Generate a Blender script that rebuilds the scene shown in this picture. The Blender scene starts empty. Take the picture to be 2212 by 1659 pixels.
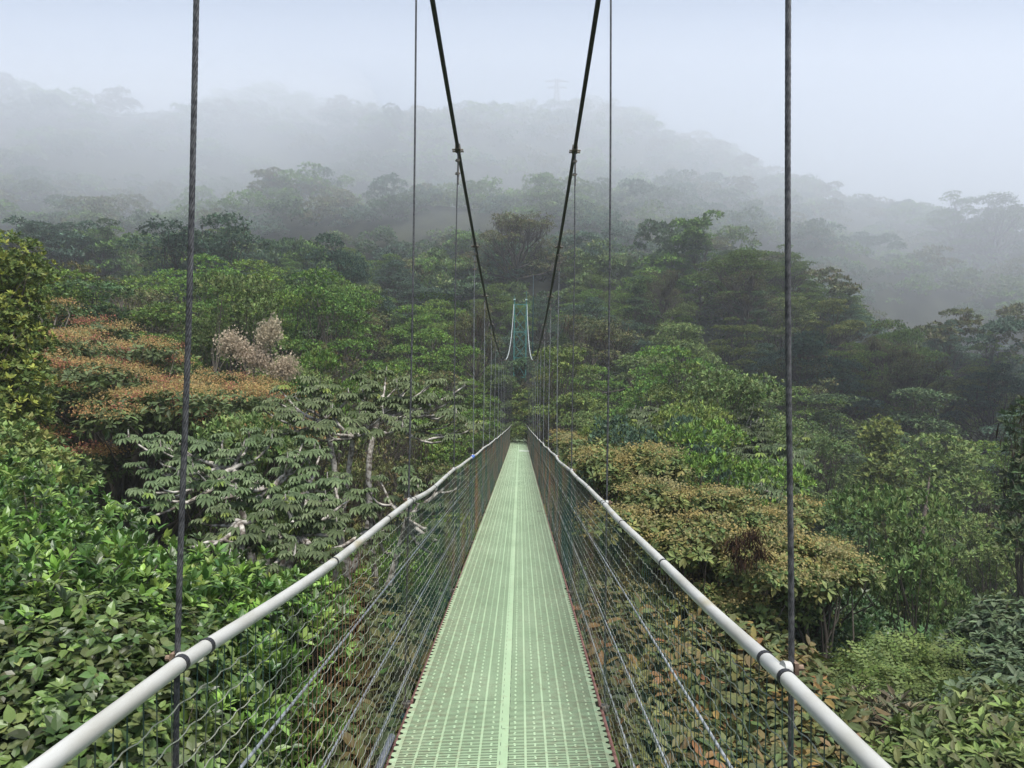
import bpy, math, random
import numpy as np
from mathutils import Vector, Matrix

# ---------------------------------------------------------------- camera, world, sun, exposure
SC = bpy.context.scene
COL = SC.collection
R = math.radians
RESX = 1024.0
F = 769.0                      # focal length in pixels of a 1024 px wide picture
CAMX = 0.065
cam = bpy.data.cameras.new("camera"); camo = bpy.data.objects.new("camera", cam); COL.objects.link(camo)
cam.sensor_width = 36.0; cam.lens = F / RESX * 36.0; cam.clip_start = 0.05; cam.clip_end = 5000
PITCH, YAW, ROLL = 1.19, 0.62, 0.65
camo.matrix_world = (Matrix.Translation((CAMX, 0, 0)) @ Matrix.Rotation(R(YAW), 4, 'Z') @ Matrix.Rotation(R(90 + PITCH), 4, 'X')
                     @ Matrix.Rotation(R(ROLL), 4, 'Z'))
SC.camera = camo
W = bpy.data.worlds.new("World"); SC.world = W; W.use_nodes = True
nt = W.node_tree; nt.nodes.clear()
SUN_EL, SUN_AZ = R(68), R(150)       # azimuth measured from +Y towards +X
sky = nt.nodes.new("ShaderNodeTexSky"); sky.sky_type = 'NISHITA'; sky.sun_disc = False
sky.sun_elevation = SUN_EL; sky.sun_rotation = SUN_AZ; sky.air_density = 1.0; sky.dust_density = 1.0
bg1 = nt.nodes.new("ShaderNodeBackground"); bg1.inputs[1].default_value = 0.05
nt.links.new(sky.outputs[0], bg1.inputs[0])
bg2 = nt.nodes.new("ShaderNodeBackground"); bg2.inputs[0].default_value = (0.82, 0.90, 1.0, 1); bg2.inputs[1].default_value = 0.11
add = nt.nodes.new("ShaderNodeAddShader"); wo = nt.nodes.new("ShaderNodeOutputWorld")
nt.links.new(bg1.outputs[0], add.inputs[0]); nt.links.new(bg2.outputs[0], add.inputs[1]); nt.links.new(add.outputs[0], wo.inputs[0])
sun = bpy.data.lights.new("sun", 'SUN'); sun.energy = 2.6; sun.angle = R(22); sun.color = (1.0, 0.97, 0.92)
suno = bpy.data.objects.new("sun", sun); COL.objects.link(suno)
sd = Vector((math.sin(SUN_AZ) * math.cos(SUN_EL), math.cos(SUN_AZ) * math.cos(SUN_EL), math.sin(SUN_EL)))
suno.rotation_euler = sd.to_track_quat('Z', 'Y').to_euler()
SC.view_settings.view_transform = 'Standard'; SC.view_settings.look = 'None'
SC.view_settings.exposure = 1.3; SC.view_settings.gamma = 1.0
SC.render.engine = 'CYCLES'
SC.cycles.max_bounces = 10; SC.cycles.diffuse_bounces = 2; SC.cycles.glossy_bounces = 2
SC.cycles.transmission_bounces = 2; SC.cycles.volume_bounces = 8; SC.cycles.transparent_max_bounces = 32
SC.cycles.caustics_reflective = False; SC.cycles.caustics_refractive = False
SC.cycles.sample_clamp_indirect = 4.0

VPX, HOR = 1124.0, 864.0       # vanishing point / horizon in the 2212 px wide view of the photograph
FD = 1661.0
ROLLT = math.tan(R(ROLL))
def at(px, py, Y):             # a place seen at pixel (px,py) of that view, Y metres along the bridge
    dx = px - 1106.0; dy = py - 829.5
    c, s = math.cos(R(ROLL)), math.sin(R(ROLL))
    d = camo.matrix_world.to_3x3() @ Vector((dx / FD, -dy / FD, -1.0))
    k = Y / d.y
    return Vector((CAMX + d.x * k, Y, d.z * k))
def proj(x, y, z):             # to pixels of the 1024 px picture
    v = camo.matrix_world.inverted() @ Vector((x, y, z))
    return (512 + F * v.x / -v.z, 384 - F * v.y / -v.z) if v.z < 0 else (-999, -999)

# ---------------------------------------------------------------- helpers
def tag(o, label=None, cat=None, group=None, kind=None):
    if label: o['label'] = label
    if cat: o['category'] = cat
    if group: o['group'] = group
    if kind: o['kind'] = kind
    return o
def empty(name, loc, rz=0, label=None, cat=None, group=None):
    o = bpy.data.objects.new(name, None); COL.objects.link(o); o.location = loc; o.rotation_euler = (0, 0, rz)
    o.empty_display_size = .2
    return tag(o, label, cat, group)

class MB:
    """collects vertices and faces in numpy arrays, builds ONE mesh object"""
    def __init__(s): s.v = []; s.f3 = []; s.f4 = []; s.c3 = []; s.c4 = []; s.n = 0
    def add(s, v, f, col=None):
        v = np.asarray(v, float).reshape(-1, 3); f = np.asarray(f, np.int64)
        k = f.shape[1]
        (s.f3 if k == 3 else s.f4).append(f + s.n)
        c = np.ones((len(f), 3)) * .5 if col is None else (np.broadcast_to(np.asarray(col, float), (len(f), 3)))
        (s.c3 if k == 3 else s.c4).append(c)
        s.v.append(v); s.n += len(v)
    def box(s, c, h, rot=None, col=None):
        c = np.asarray(c, float); h = np.asarray(h, float)
        q = np.array([[-1,-1,-1],[1,-1,-1],[1,1,-1],[-1,1,-1],[-1,-1,1],[1,-1,1],[1,1,1],[-1,1,1]], float) * h
        if rot is not None: q = q @ np.asarray(rot, float).T
        s.add(q + c, [[0,3,2,1],[4,5,6,7],[0,1,5,4],[1,2,6,5],[2,3,7,6],[3,0,4,7]], col)
    def boxes(s, C, H, col=None):
        C = np.asarray(C, float); H = np.broadcast_to(np.asarray(H, float), C.shape); n = len(C)
        q = np.array([[-1,-1,-1],[1,-1,-1],[1,1,-1],[-1,1,-1],[-1,-1,1],[1,-1,1],[1,1,1],[-1,1,1]], float)
        v = C[:, None, :] + q[None] * H[:, None, :]
        f = np.array([[0,3,2,1],[4,5,6,7],[0,1,5,4],[1,2,6,5],[2,3,7,6],[3,0,4,7]])[None] + (np.arange(n) * 8)[:, None, None]
        s.add(v, f.reshape(-1, 4), col)
    def tube(s, P, r, n=8, col=None, cap=True, twist=None):
        P = np.asarray(P, float); m = len(P); r = np.broadcast_to(np.asarray(r, float), (m,))
        T = np.gradient(P, axis=0); T /= np.linalg.norm(T, axis=1)[:, None] + 1e-12
        up = np.array([0, 0, 1.0]) if abs(T[:, 2]).mean() < .8 else np.array([0, 1.0, 0])
        A = np.cross(T, up); A /= np.linalg.norm(A, axis=1)[:, None] + 1e-9
        B = np.cross(A, T)
        a = np.arange(n) / n * 2 * np.pi
        v = P[:, None] + r[:, None, None] * (np.cos(a)[None, :, None] * A[:, None] + np.sin(a)[None, :, None] * B[:, None])
        i = np.arange(m - 1)[:, None] * n; j = np.arange(n)[None]; j2 = (j + 1) % n
        f = np.stack([i + j, i + j2, i + n + j2, i + n + j], -1).reshape(-1, 4)
        s.add(v, f, col)
        if cap and n >= 3:
            for e in (0, m - 1):
                c = P[e]; vv = np.vstack([v[e], c]); ff = [[k, (k + 1) % n, n] for k in range(n)]
                if e == 0: ff = [q[::-1] for q in ff]
                s.add(vv, ff, col)
    def build(s, name, mat, parent=None, smooth=False, colors=False):
        me = mesh_from(name, np.vstack(s.v), s.f3, s.f4, s.c3, s.c4, mat, smooth, colors)
        o = bpy.data.objects.new(name, me); COL.objects.link(o)
        if parent is not None: o.parent = parent
        return o
def mesh_from(name, v, f3, f4, c3, c4, mat, smooth=False, colors=False):
    me = bpy.data.meshes.new(name)
    f3 = np.vstack(f3) if len(f3) else np.zeros((0, 3), int); f4 = np.vstack(f4) if len(f4) else np.zeros((0, 4), int)
    nl = f3.size + f4.size; npo = len(f3) + len(f4)
    me.vertices.add(len(v)); me.loops.add(nl); me.polygons.add(npo)
    me.vertices.foreach_set('co', np.asarray(v, np.float32).ravel())
    me.loops.foreach_set('vertex_index', np.concatenate([f3.ravel(), f4.ravel()]).astype(np.int32))
    ls = np.concatenate([np.arange(len(f3)) * 3, f3.size + np.arange(len(f4)) * 4]).astype(np.int32)
    me.polygons.foreach_set('loop_start', ls)
    me.polygons.foreach_set('use_smooth', np.full(npo, bool(smooth)))
    me.update(calc_edges=True)
    if colors:
        c = np.vstack([x for x in (list(c3) + list(c4)) if len(x)])
        a = me.attributes.new('col', 'FLOAT_COLOR', 'FACE')
        a.data.foreach_set('color', np.hstack([c, np.ones((len(c), 1))]).astype(np.float32).ravel())
    if mat: me.materials.append(mat)
    return me

# ---------------------------------------------------------------- materials
def newmat(name):
    m = bpy.data.materials.new(name); m.use_nodes = True; t = m.node_tree
    return m, t, t.nodes['Principled BSDF'], t.nodes['Material Output']
def nd(t, k, **kw):
    n = t.nodes.new(k)
    for a, b in kw.items(): setattr(n, a, b)
    return n
def ramp(t, stops):
    r = nd(t, 'ShaderNodeValToRGB'); e = r.color_ramp.elements
    while len(e) < len(stops): e.new(.5)
    for i, (p, c) in enumerate(stops): e[i].position = p; e[i].color = (*c, 1)
    return r
def noisy(name, c1, c2, scale=8, rough=.6, metal=0, bump=.2, detail=6, c3=None, stretch=(1, 1, 1), lo=.35, hi=.65, bd=.02):
    m, t, p, o = newmat(name)
    tc = nd(t, 'ShaderNodeTexCoord'); mp = nd(t, 'ShaderNodeMapping'); mp.inputs['Scale'].default_value = stretch
    n = nd(t, 'ShaderNodeTexNoise'); n.inputs['Scale'].default_value = scale; n.inputs['Detail'].default_value = detail
    t.links.new(tc.outputs['Object'], mp.inputs[0]); t.links.new(mp.outputs[0], n.inputs['Vector'])
    st = [(lo, c1), (hi, c2)] + ([(min(1, hi + .12), c3)] if c3 else [])
    r = ramp(t, st); t.links.new(n.outputs['Fac'], r.inputs[0]); t.links.new(r.outputs[0], p.inputs['Base Color'])
    p.inputs['Roughness'].default_value = rough; p.inputs['Metallic'].default_value = metal
    if bump:
        b = nd(t, 'ShaderNodeBump'); b.inputs['Strength'].default_value = bump; b.inputs['Distance'].default_value = bd
        t.links.new(n.outputs['Fac'], b.inputs['Height']); t.links.new(b.outputs[0], p.inputs['Normal'])
    return m
def leafmat(name, trans=.3, rough=.45, spec=.35, var=.12, vv=.35):
    m, t, p, o = newmat(name)
    a = nd(t, 'ShaderNodeAttribute', attribute_name='col'); oi = nd(t, 'ShaderNodeObjectInfo')
    h = nd(t, 'ShaderNodeHueSaturation')
    mr = nd(t, 'ShaderNodeMapRange'); mr.inputs[3].default_value = .5 - var / 4; mr.inputs[4].default_value = .5 + var / 4
    mv = nd(t, 'ShaderNodeMapRange'); mv.inputs[3].default_value = 1 - vv / 2; mv.inputs[4].default_value = 1 + vv / 2
    mm = nd(t, 'ShaderNodeMath', operation='MULTIPLY'); mm.inputs[1].default_value = 7.31
    fr = nd(t, 'ShaderNodeMath', operation='FRACT')
    t.links.new(oi.outputs['Random'], mr.inputs[0]); t.links.new(oi.outputs['Random'], mm.inputs[0]); t.links.new(mm.outputs[0], fr.inputs[0])
    t.links.new(fr.outputs[0], mv.inputs[0])
    t.links.new(mr.outputs[0], h.inputs['Hue']); t.links.new(mv.outputs[0], h.inputs['Value'])
    t.links.new(a.outputs['Color'], h.inputs['Color'])
    t.links.new(h.outputs[0], p.inputs['Base Color'])
    p.inputs['Roughness'].default_value = rough; p.inputs['Specular IOR Level'].default_value = spec
    tr = nd(t, 'ShaderNodeBsdfTranslucent'); t.links.new(h.outputs[0], tr.inputs['Color'])
    mx = nd(t, 'ShaderNodeMixShader'); mx.inputs[0].default_value = trans
    t.links.new(p.outputs[0], mx.inputs[1]); t.links.new(tr.outputs[0], mx.inputs[2]); t.links.new(mx.outputs[0], o.inputs['Surface'])
    return m
M = {}
M['leaf'] = leafmat('leaf_foliage', .2, .55, .22, .06, .35)
M['gloss'] = leafmat('leaf_glossy', .22, .36, .38, .05, .1)
M['flower'] = leafmat('flower_clusters', .4, .8, .1, .05, .1)
M['moss'] = leafmat('moss_strands', .15, .9, .05, .05, .2)
M['bark'] = noisy('bark', (.05, .04, .03), (.13, .11, .085), 6, .9, bump=.6, stretch=(1, 1, .3))
M['palebark'] = noisy('bark_pale_lichen', (.11, .09, .07), (.42, .39, .34), 13, .85, bump=.5, lo=.40, hi=.56, c3=(.52, .49, .43))
M['snag'] = noisy('snag_bark', (.07, .055, .045), (.20, .155, .125), 9, .9, bump=.5)
M['ground'] = noisy('forest_floor', (.012, .016, .008), (.035, .04, .018), .35, .95, bump=.5, bd=.3)
M['rail'] = noisy('white_painted_rail', (.33, .32, .27), (.47, .47, .44), 9, .45, bump=.2, c3=(.36, .33, .23), stretch=(1, .35, 1), bd=.004, lo=.3, hi=.55)
M['rope'] = noisy('steel_wire_rope', (.045, .045, .048), (.13, .13, .13), 90, .5, metal=.35, bump=.3, bd=.001)
M['rope2'] = noisy('wire_rope_painted_sheen', (.12, .13, .13), (.28, .29, .29), 20, .5, metal=.3, bump=0)  # wet sheen of the middle hangers painted in as a paler base colour
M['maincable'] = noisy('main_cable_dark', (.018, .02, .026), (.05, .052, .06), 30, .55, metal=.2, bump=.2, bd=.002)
M['galv'] = noisy('galvanised_wire', (.22, .24, .25), (.5, .52, .54), 60, .4, metal=.4, bump=0)
M['netwire'] = noisy('net_wire_light', (.09, .12, .085), (.32, .32, .25), 2.2, .5, metal=.2, bump=0, detail=3)
M['netvert'] = noisy('net_wire_vertical', (.018, .055, .042), (.11, .075, .045), 1.2, .6, bump=0, detail=3, c3=(.19, .08, .035), lo=.4, hi=.6)
M['rust'] = noisy('rusty_support_cable', (.09, .035, .028), (.21, .11, .09), 25, .8, bump=.5, bd=.002)
M['darkgreen'] = noisy('dark_green_steel', (.008, .045, .035), (.015, .075, .055), 8, .5, bump=.1)
M['teal'] = noisy('teal_painted_steel', (.03, .14, .125), (.06, .21, .19), 4, .5, bump=.1)
M['teallight'] = noisy('weathered_pale_teal_steel', (.30, .40, .38), (.46, .55, .52), 4, .5, bump=.1)
M['palecable'] = noisy('main_cable_painted_light', (.26, .30, .29), (.36, .40, .38), 6, .5, bump=.1)  # paler copy of the main cable, light on its far run painted in
M['black'] = noisy('black_rubber_band', (.012, .012, .014), (.03, .03, .034), 12, .55, bump=.1)
M['clampm'] = noisy('clamp_steel', (.05, .05, .055), (.22, .19, .14), 40, .6, metal=.3, bump=.3, bd=.002)
M['hose'] = noisy('grey_hose', (.12, .13, .15), (.2, .21, .23), 20, .5, bump=.1, bd=.002)
M['blue'] = noisy('blue_tape', (.05, .12, .42), (.09, .18, .55), 10, .6, bump=0)
M['bolt'] = noisy('rusty_bolt', (.10, .06, .04), (.26, .18, .12), 50, .8, bump=.4, bd=.002)
M['pylon'] = noisy('pylon_steel', (.08, .08, .085), (.12, .12, .125), 2, .6, bump=0)
M['whitebar'] = noisy('white_joint_strip', (.78, .8, .76), (.85, .86, .82), 9, .5, bump=0)
def deckmat():
    m, t, p, o = newmat('green_grp_grating')
    g = nd(t, 'ShaderNodeNewGeometry'); mp = nd(t, 'ShaderNodeMapping'); t.links.new(g.outputs['Position'], mp.inputs[0])
    mp.inputs['Scale'].default_value = (1.0, .35, 1)
    n1 = nd(t, 'ShaderNodeTexNoise'); n1.inputs['Scale'].default_value = 2.2; n1.inputs['Detail'].default_value = 9; n1.inputs['Roughness'].default_value = .65
    t.links.new(mp.outputs[0], n1.inputs['Vector'])
    n2 = nd(t, 'ShaderNodeTexNoise'); n2.inputs['Scale'].default_value = 26; n2.inputs['Detail'].default_value = 6
    t.links.new(g.outputs['Position'], n2.inputs['Vector'])
    r1 = ramp(t, [(.34, (.25, .345, .20)), (.5, (.31, .42, .25)), (.66, (.365, .47, .29))])
    t.links.new(n1.outputs['Fac'], r1.inputs[0])
    r2 = ramp(t, [(.45, (0, 0, 0)), (.70, (1, 1, 1))])
    # dirt gathers towards the edges of the walkway
    sp = nd(t, 'ShaderNodeSeparateXYZ'); t.links.new(g.outputs['Position'], sp.inputs[0])
    ab = nd(t, 'ShaderNodeMath', operation='ABSOLUTE'); t.links.new(sp.outputs[0], ab.inputs[0])
    mr = nd(t, 'ShaderNodeMapRange'); mr.inputs[1].default_value = .05; mr.inputs[2].default_value = .5; mr.inputs[3].default_value = -.10; mr.inputs[4].default_value = .08
    t.links.new(ab.outputs[0], mr.inputs[0])
    ad = nd(t, 'ShaderNodeMath', operation='ADD'); t.links.new(n2.outputs['Fac'], ad.inputs[0]); t.links.new(mr.outputs[0], ad.inputs[1])
    t.links.new(ad.outputs[0], r2.inputs[0])
    mx = nd(t, 'ShaderNodeMixRGB'); mx.inputs[2].default_value = (.22, .20, .12, 1)
    mu = nd(t, 'ShaderNodeMath', operation='MULTIPLY'); mu.inputs[1].default_value = .6
    t.links.new(r2.outputs[0], mu.inputs[0]); t.links.new(mu.outputs[0], mx.inputs[0]); t.links.new(r1.outputs[0], mx.inputs[1])
    tn = nd(t, 'ShaderNodeSeparateXYZ'); t.links.new(g.outputs['True Normal'], tn.inputs[0])       # slot shade painted in: side faces of the bars get a darker colour
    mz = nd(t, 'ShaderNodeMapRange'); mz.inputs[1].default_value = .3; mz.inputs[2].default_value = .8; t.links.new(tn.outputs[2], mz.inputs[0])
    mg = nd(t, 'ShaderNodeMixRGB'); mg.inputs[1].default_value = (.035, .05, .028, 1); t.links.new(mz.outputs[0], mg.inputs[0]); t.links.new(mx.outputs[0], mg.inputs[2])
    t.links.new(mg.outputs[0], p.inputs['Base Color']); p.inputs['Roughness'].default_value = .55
    b = nd(t, 'ShaderNodeBump'); b.inputs['Strength'].default_value = .3; b.inputs['Distance'].default_value = .002
    t.links.new(n2.outputs['Fac'], b.inputs['Height']); t.links.new(b.outputs[0], p.inputs['Normal'])
    return m
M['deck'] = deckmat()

# ---------------------------------------------------------------- terrain
CP = [  # canopy control points: px, py (2212 px view), distance
 (-350,1100,9),(-500,900,20),(-300,830,60),(-600,400,160),
 (50,1130,8),(300,1250,7),(50,760,24),(300,820,24),(600,930,22),(300,1050,16),(650,1060,14),(900,980,20),
 (300,670,48),(430,630,52),(600,610,58),(650,690,45),(850,650,62),(200,760,80),(430,720,82),(650,700,84),(850,740,86),(900,770,44),(1020,700,68),(1020,850,38),
 (50,740,95),(100,820,70),(50,540,140),(250,560,135),(430,560,135),(650,560,135),(850,590,130),(300,450,170),(600,420,190),(600,290,270),(800,290,290),(200,290,260),(0,250,260),
 (1000,540,140),(1100,640,110),(1100,430,190),(1100,290,320),(1270,270,330),(1500,300,320),(1700,385,290),(1900,455,270),(2150,490,240),(2400,580,240),(1600,400,230),(1800,500,200),(2050,600,190),
 (1250,680,84),(1250,830,52),(1400,760,70),(1250,1000,24),(1500,900,36),(1500,1060,17),(1700,1130,15),(1850,1250,14),
 (1600,640,95),(1600,540,120),(1500,500,140),(1350,600,110),(1750,770,86),(1750,900,55),(1900,750,140),(2100,820,155),(2100,930,100),
 (1900,900,72),(2000,1010,50),(2150,1050,56),(1900,1190,38),(2100,1210,30),(2000,1330,24),(2150,1400,18),(1750,1450,15),(1900,1530,12),
 (2100,1540,10),(2000,1660,8),(1500,1500,9),(1300,1500,9),(750,1450,9),(1400,1660,8),(900,1660,9),(2600,900,60),(2600,1300,20),(1050,1100,22),
 (1124,830,92)]
CX = []
for (a, b, Y) in CP:
    p = at(a, b, Y); CX.append((p.x, p.y, p.z))
CX += [(-25,-15,1),(0,-12,-4),(25,-15,-8),(0,-60,4),(-60,-60,14),(60,-60,4),(-90,10,16),(90,10,-4),(0,480,70),(-250,420,60),(250,420,50),(-200,100,50),(200,80,25),
       (0,900,0),(-900,300,20),(900,300,10),(0,-900,0),(700,900,0),(-700,900,0),(-400,-300,10),(400,-300,0)]
CX = np.array(CX)
SCL = .22 * np.hypot(CX[:, 0], CX[:, 1]) + 2.0
def canopy(x, y):
    x = np.asarray(x, float); y = np.asarray(y, float)
    d2 = ((x[..., None] - CX[:, 0]) ** 2 + (y[..., None] - CX[:, 1]) ** 2) / SCL ** 2
    w = 1.0 / (d2 + .12) ** 2.2
    return (w * CX[:, 2]).sum(-1) / w.sum(-1)
def ground(x, y):
    x = np.asarray(x, float); y = np.asarray(y, float)
    g = canopy(x, y) - 12.0 + 7.0 * np.clip((y - 125) / 30, 0, 1)
    g += 0.9 * np.sin(x * .11 + 1.3) * np.cos(y * .09) + .35 * np.sin(x * .37) * np.sin(y * .31 + .7)
    # bench that carries the far end of the walkway
    k = np.exp(-((x / 5.0) ** 2 + (np.clip(68 - y, 0, None) / 3.5) ** 2 + (np.clip(y - 84, 0, None) / 6.0) ** 2))
    return g * (1 - k) + (-3.45) * k
def gnd(x, y): return float(ground(np.array(x), np.array(y)))
def build_ground():
    def axis(lo, hi):
        a = [0.0]; 
        while a[-1] < hi: a.append(a[-1] + max(1.5, a[-1] * .045))
        b = [0.0]
        while b[-1] > lo: b.append(b[-1] - max(1.5, -b[-1] * .045))
        return np.array(sorted(set(b + a)))
    xs = axis(-1600, 1600); ys = axis(-900, 1600)
    X, Y = np.meshgrid(xs, ys, indexing='ij')
    Z = np.zeros_like(X)
    for i in range(X.shape[0]): Z[i] = ground(X[i], Y[i])
    ny = len(ys); v = np.stack([X, Y, Z], -1).reshape(-1, 3)
    i = np.arange(len(xs) - 1)[:, None]; j = np.arange(ny - 1)[None]
    f = np.stack([i * ny + j, (i + 1) * ny + j, (i + 1) * ny + j + 1, i * ny + j + 1], -1).reshape(-1, 4)
    m = MB(); m.add(v, f); o = m.build('hillside', M['ground'], smooth=True); tag(o, kind='structure')
    return o
build_ground()

# ---------------------------------------------------------------- the bridge
def zr(d):   # hand rail height along the bridge
    d = np.asarray(d, float)
    return -.46 - .0295 * d + .00009 * d * d
def zd(d): return zr(d) - 1.12 + .30 * np.clip((np.asarray(d, float) - 42) / 33, 0, 1) ** 1.3
def zc(d):   # main cables
    d = np.asarray(d, float)
    return 1.42 + .0038 * (d - 24.0) ** 2
HX, RX, D0, DD = .572, .562, 1.475, 3.0
HANG = [D0 + DD * k for k in range(-3, 22)]
YEND = 75.0
def side(s): return 'left' if s < 0 else 'right'
br = empty('suspension_footbridge', (0, 30, float(zd(30))), 0, 'long suspension footbridge with pale green grating walkway, white pipe rails and wire netting', 'footbridge')
def par(o):
    o.parent = br; o.matrix_parent_inverse = Matrix.Translation(br.location).inverted(); return o

def deck_panel(y0, y1, rng):
    m = MB(); pitch = .0175
    n = int(round((y1 - y0) / pitch)); ys = y0 + (np.arange(n) + .5) * (y1 - y0) / n
    z = zd(ys)
    w = .497
    # transverse bars, two half width panels side by side with a seam strip
    for s in (-1, 1):
        C = np.stack([np.full(n, s * (w / 2 + .008)), ys, z - .010], -1)
        m.boxes(C, (w / 2 - .001, pitch * .27, .010))
    segs = max(2, int((y1 - y0) / .75)); yb = np.linspace(y0, y1, segs + 1)
    def strip(x, hw, top, dep=.013, y0=y0, y1=y1):
        for a, b in zip(yb[:-1], yb[1:]):
            za, zb = float(zd(a)) + top, float(zd(b)) + top
            v = [(x-hw,a,za-dep),(x+hw,a,za-dep),(x+hw,b,zb-dep),(x-hw,b,zb-dep),(x-hw,a,za),(x+hw,a,za),(x+hw,b,zb),(x-hw,b,zb)]
            m.add(v, [[0,3,2,1],[4,5,6,7],[0,1,5,4],[1,2,6,5],[2,3,7,6],[3,0,4,7]])
    near = y0 < 26
    for s in (-1, 1):
        for k in range(1, 5): strip(s * (.008 + k * w / 5 + .002), .0056, .0015)
        strip(s * (.008 + .0085), .0085, .0017)
        strip(s * (.008 + w - .006), .0085, .0019)
        # serrated outer edge
        if near or True:
            tp = pitch * 4; tn = int((y1 - y0) / tp); ty = y0 + (np.arange(tn) + .5) * tp; tz = zd(ty)
            xi = s * (.008 + w + .002); xo = xi + s * .019
            a, b = tp * .38, tp * .22
            V = np.stack([np.stack([np.full(tn, X), ty + dy, tz + dz], -1) for X, dy, dz in
                          ((xi,-a,.001),(xo,-b,.001),(xo,b,.001),(xi,a,.001),(xi,-a,-.03),(xo,-b,-.03),(xo,b,-.03),(xi,a,-.03))], 1)
            fs = np.array([[0,1,2,3],[7,6,5,4],[0,4,5,1],[1,5,6,2],[2,6,7,3]])
            if s < 0: fs = fs[:, ::-1]
            m.add(V, (fs[None] + (np.arange(tn) * 8)[:, None, None]).reshape(-1, 4))
        if near:   # short tabs between the bars, half way between the long ribs
            for k in range(5):
                xc = s * (.008 + (k + .5) * w / 5)
                sel = (np.arange(n) // 2) % 2 == 0
                jit = rng.normal(0, .0012, sel.sum())
                C = np.stack([xc + jit, ys[sel] + pitch * .5, z[sel] - .0105], -1)
                m.boxes(C, (.0048, pitch * .235, .010))
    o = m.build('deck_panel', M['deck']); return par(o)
rng = np.random.default_rng(5)
yy = -4.6
while yy < YEND - .1:
    y2 = min(YEND, yy + 3.0); deck_panel(yy + .0015, y2 - .0015, rng); yy = y2
m = MB()   # seam strip of the walkway with its joint gaps and slots
yk = np.arange(-4.5, YEND, .25)
for a, b in zip(yk[:-1], yk[1:]):
    for (s, e) in ((a, b - (.006 if round(b * 4) % 16 == 0 else 0)),):
        za, zb = float(zd(s)) + .0024, float(zd(e)) + .0024
        hw = .017
        v = [(-hw+.008,s,za-.004),(hw+.008,s,za-.004),(hw+.008,e,zb-.004),(-hw+.008,e,zb-.004),(-hw+.008,s,za),(hw+.008,s,za),(hw+.008,e,zb),(-hw+.008,e,zb)]
        m.add(v, [[0,3,2,1],[4,5,6,7],[0,1,5,4],[1,2,6,5],[2,3,7,6],[3,0,4,7]])
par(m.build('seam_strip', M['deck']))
m = MB()
for x0 in (-.008, .024):
    ys = np.arange(1.5, 12, .105); m.boxes(np.stack([np.full(len(ys), x0 + .000) + .004 * (x0 > 0) - .004 * (x0 < 0), ys + (.05 if x0 > 0 else 0), zd(ys) + .0020], -1), (.0012, .018, .0009))
par(m.build('seam_slot', M['black']))
m = MB(); yj = 39.0
m.box((.30, yj, float(zd(yj)) + .018), (.26, .06, .015)); par(m.build('joint_strip', M['whitebar']))

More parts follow.
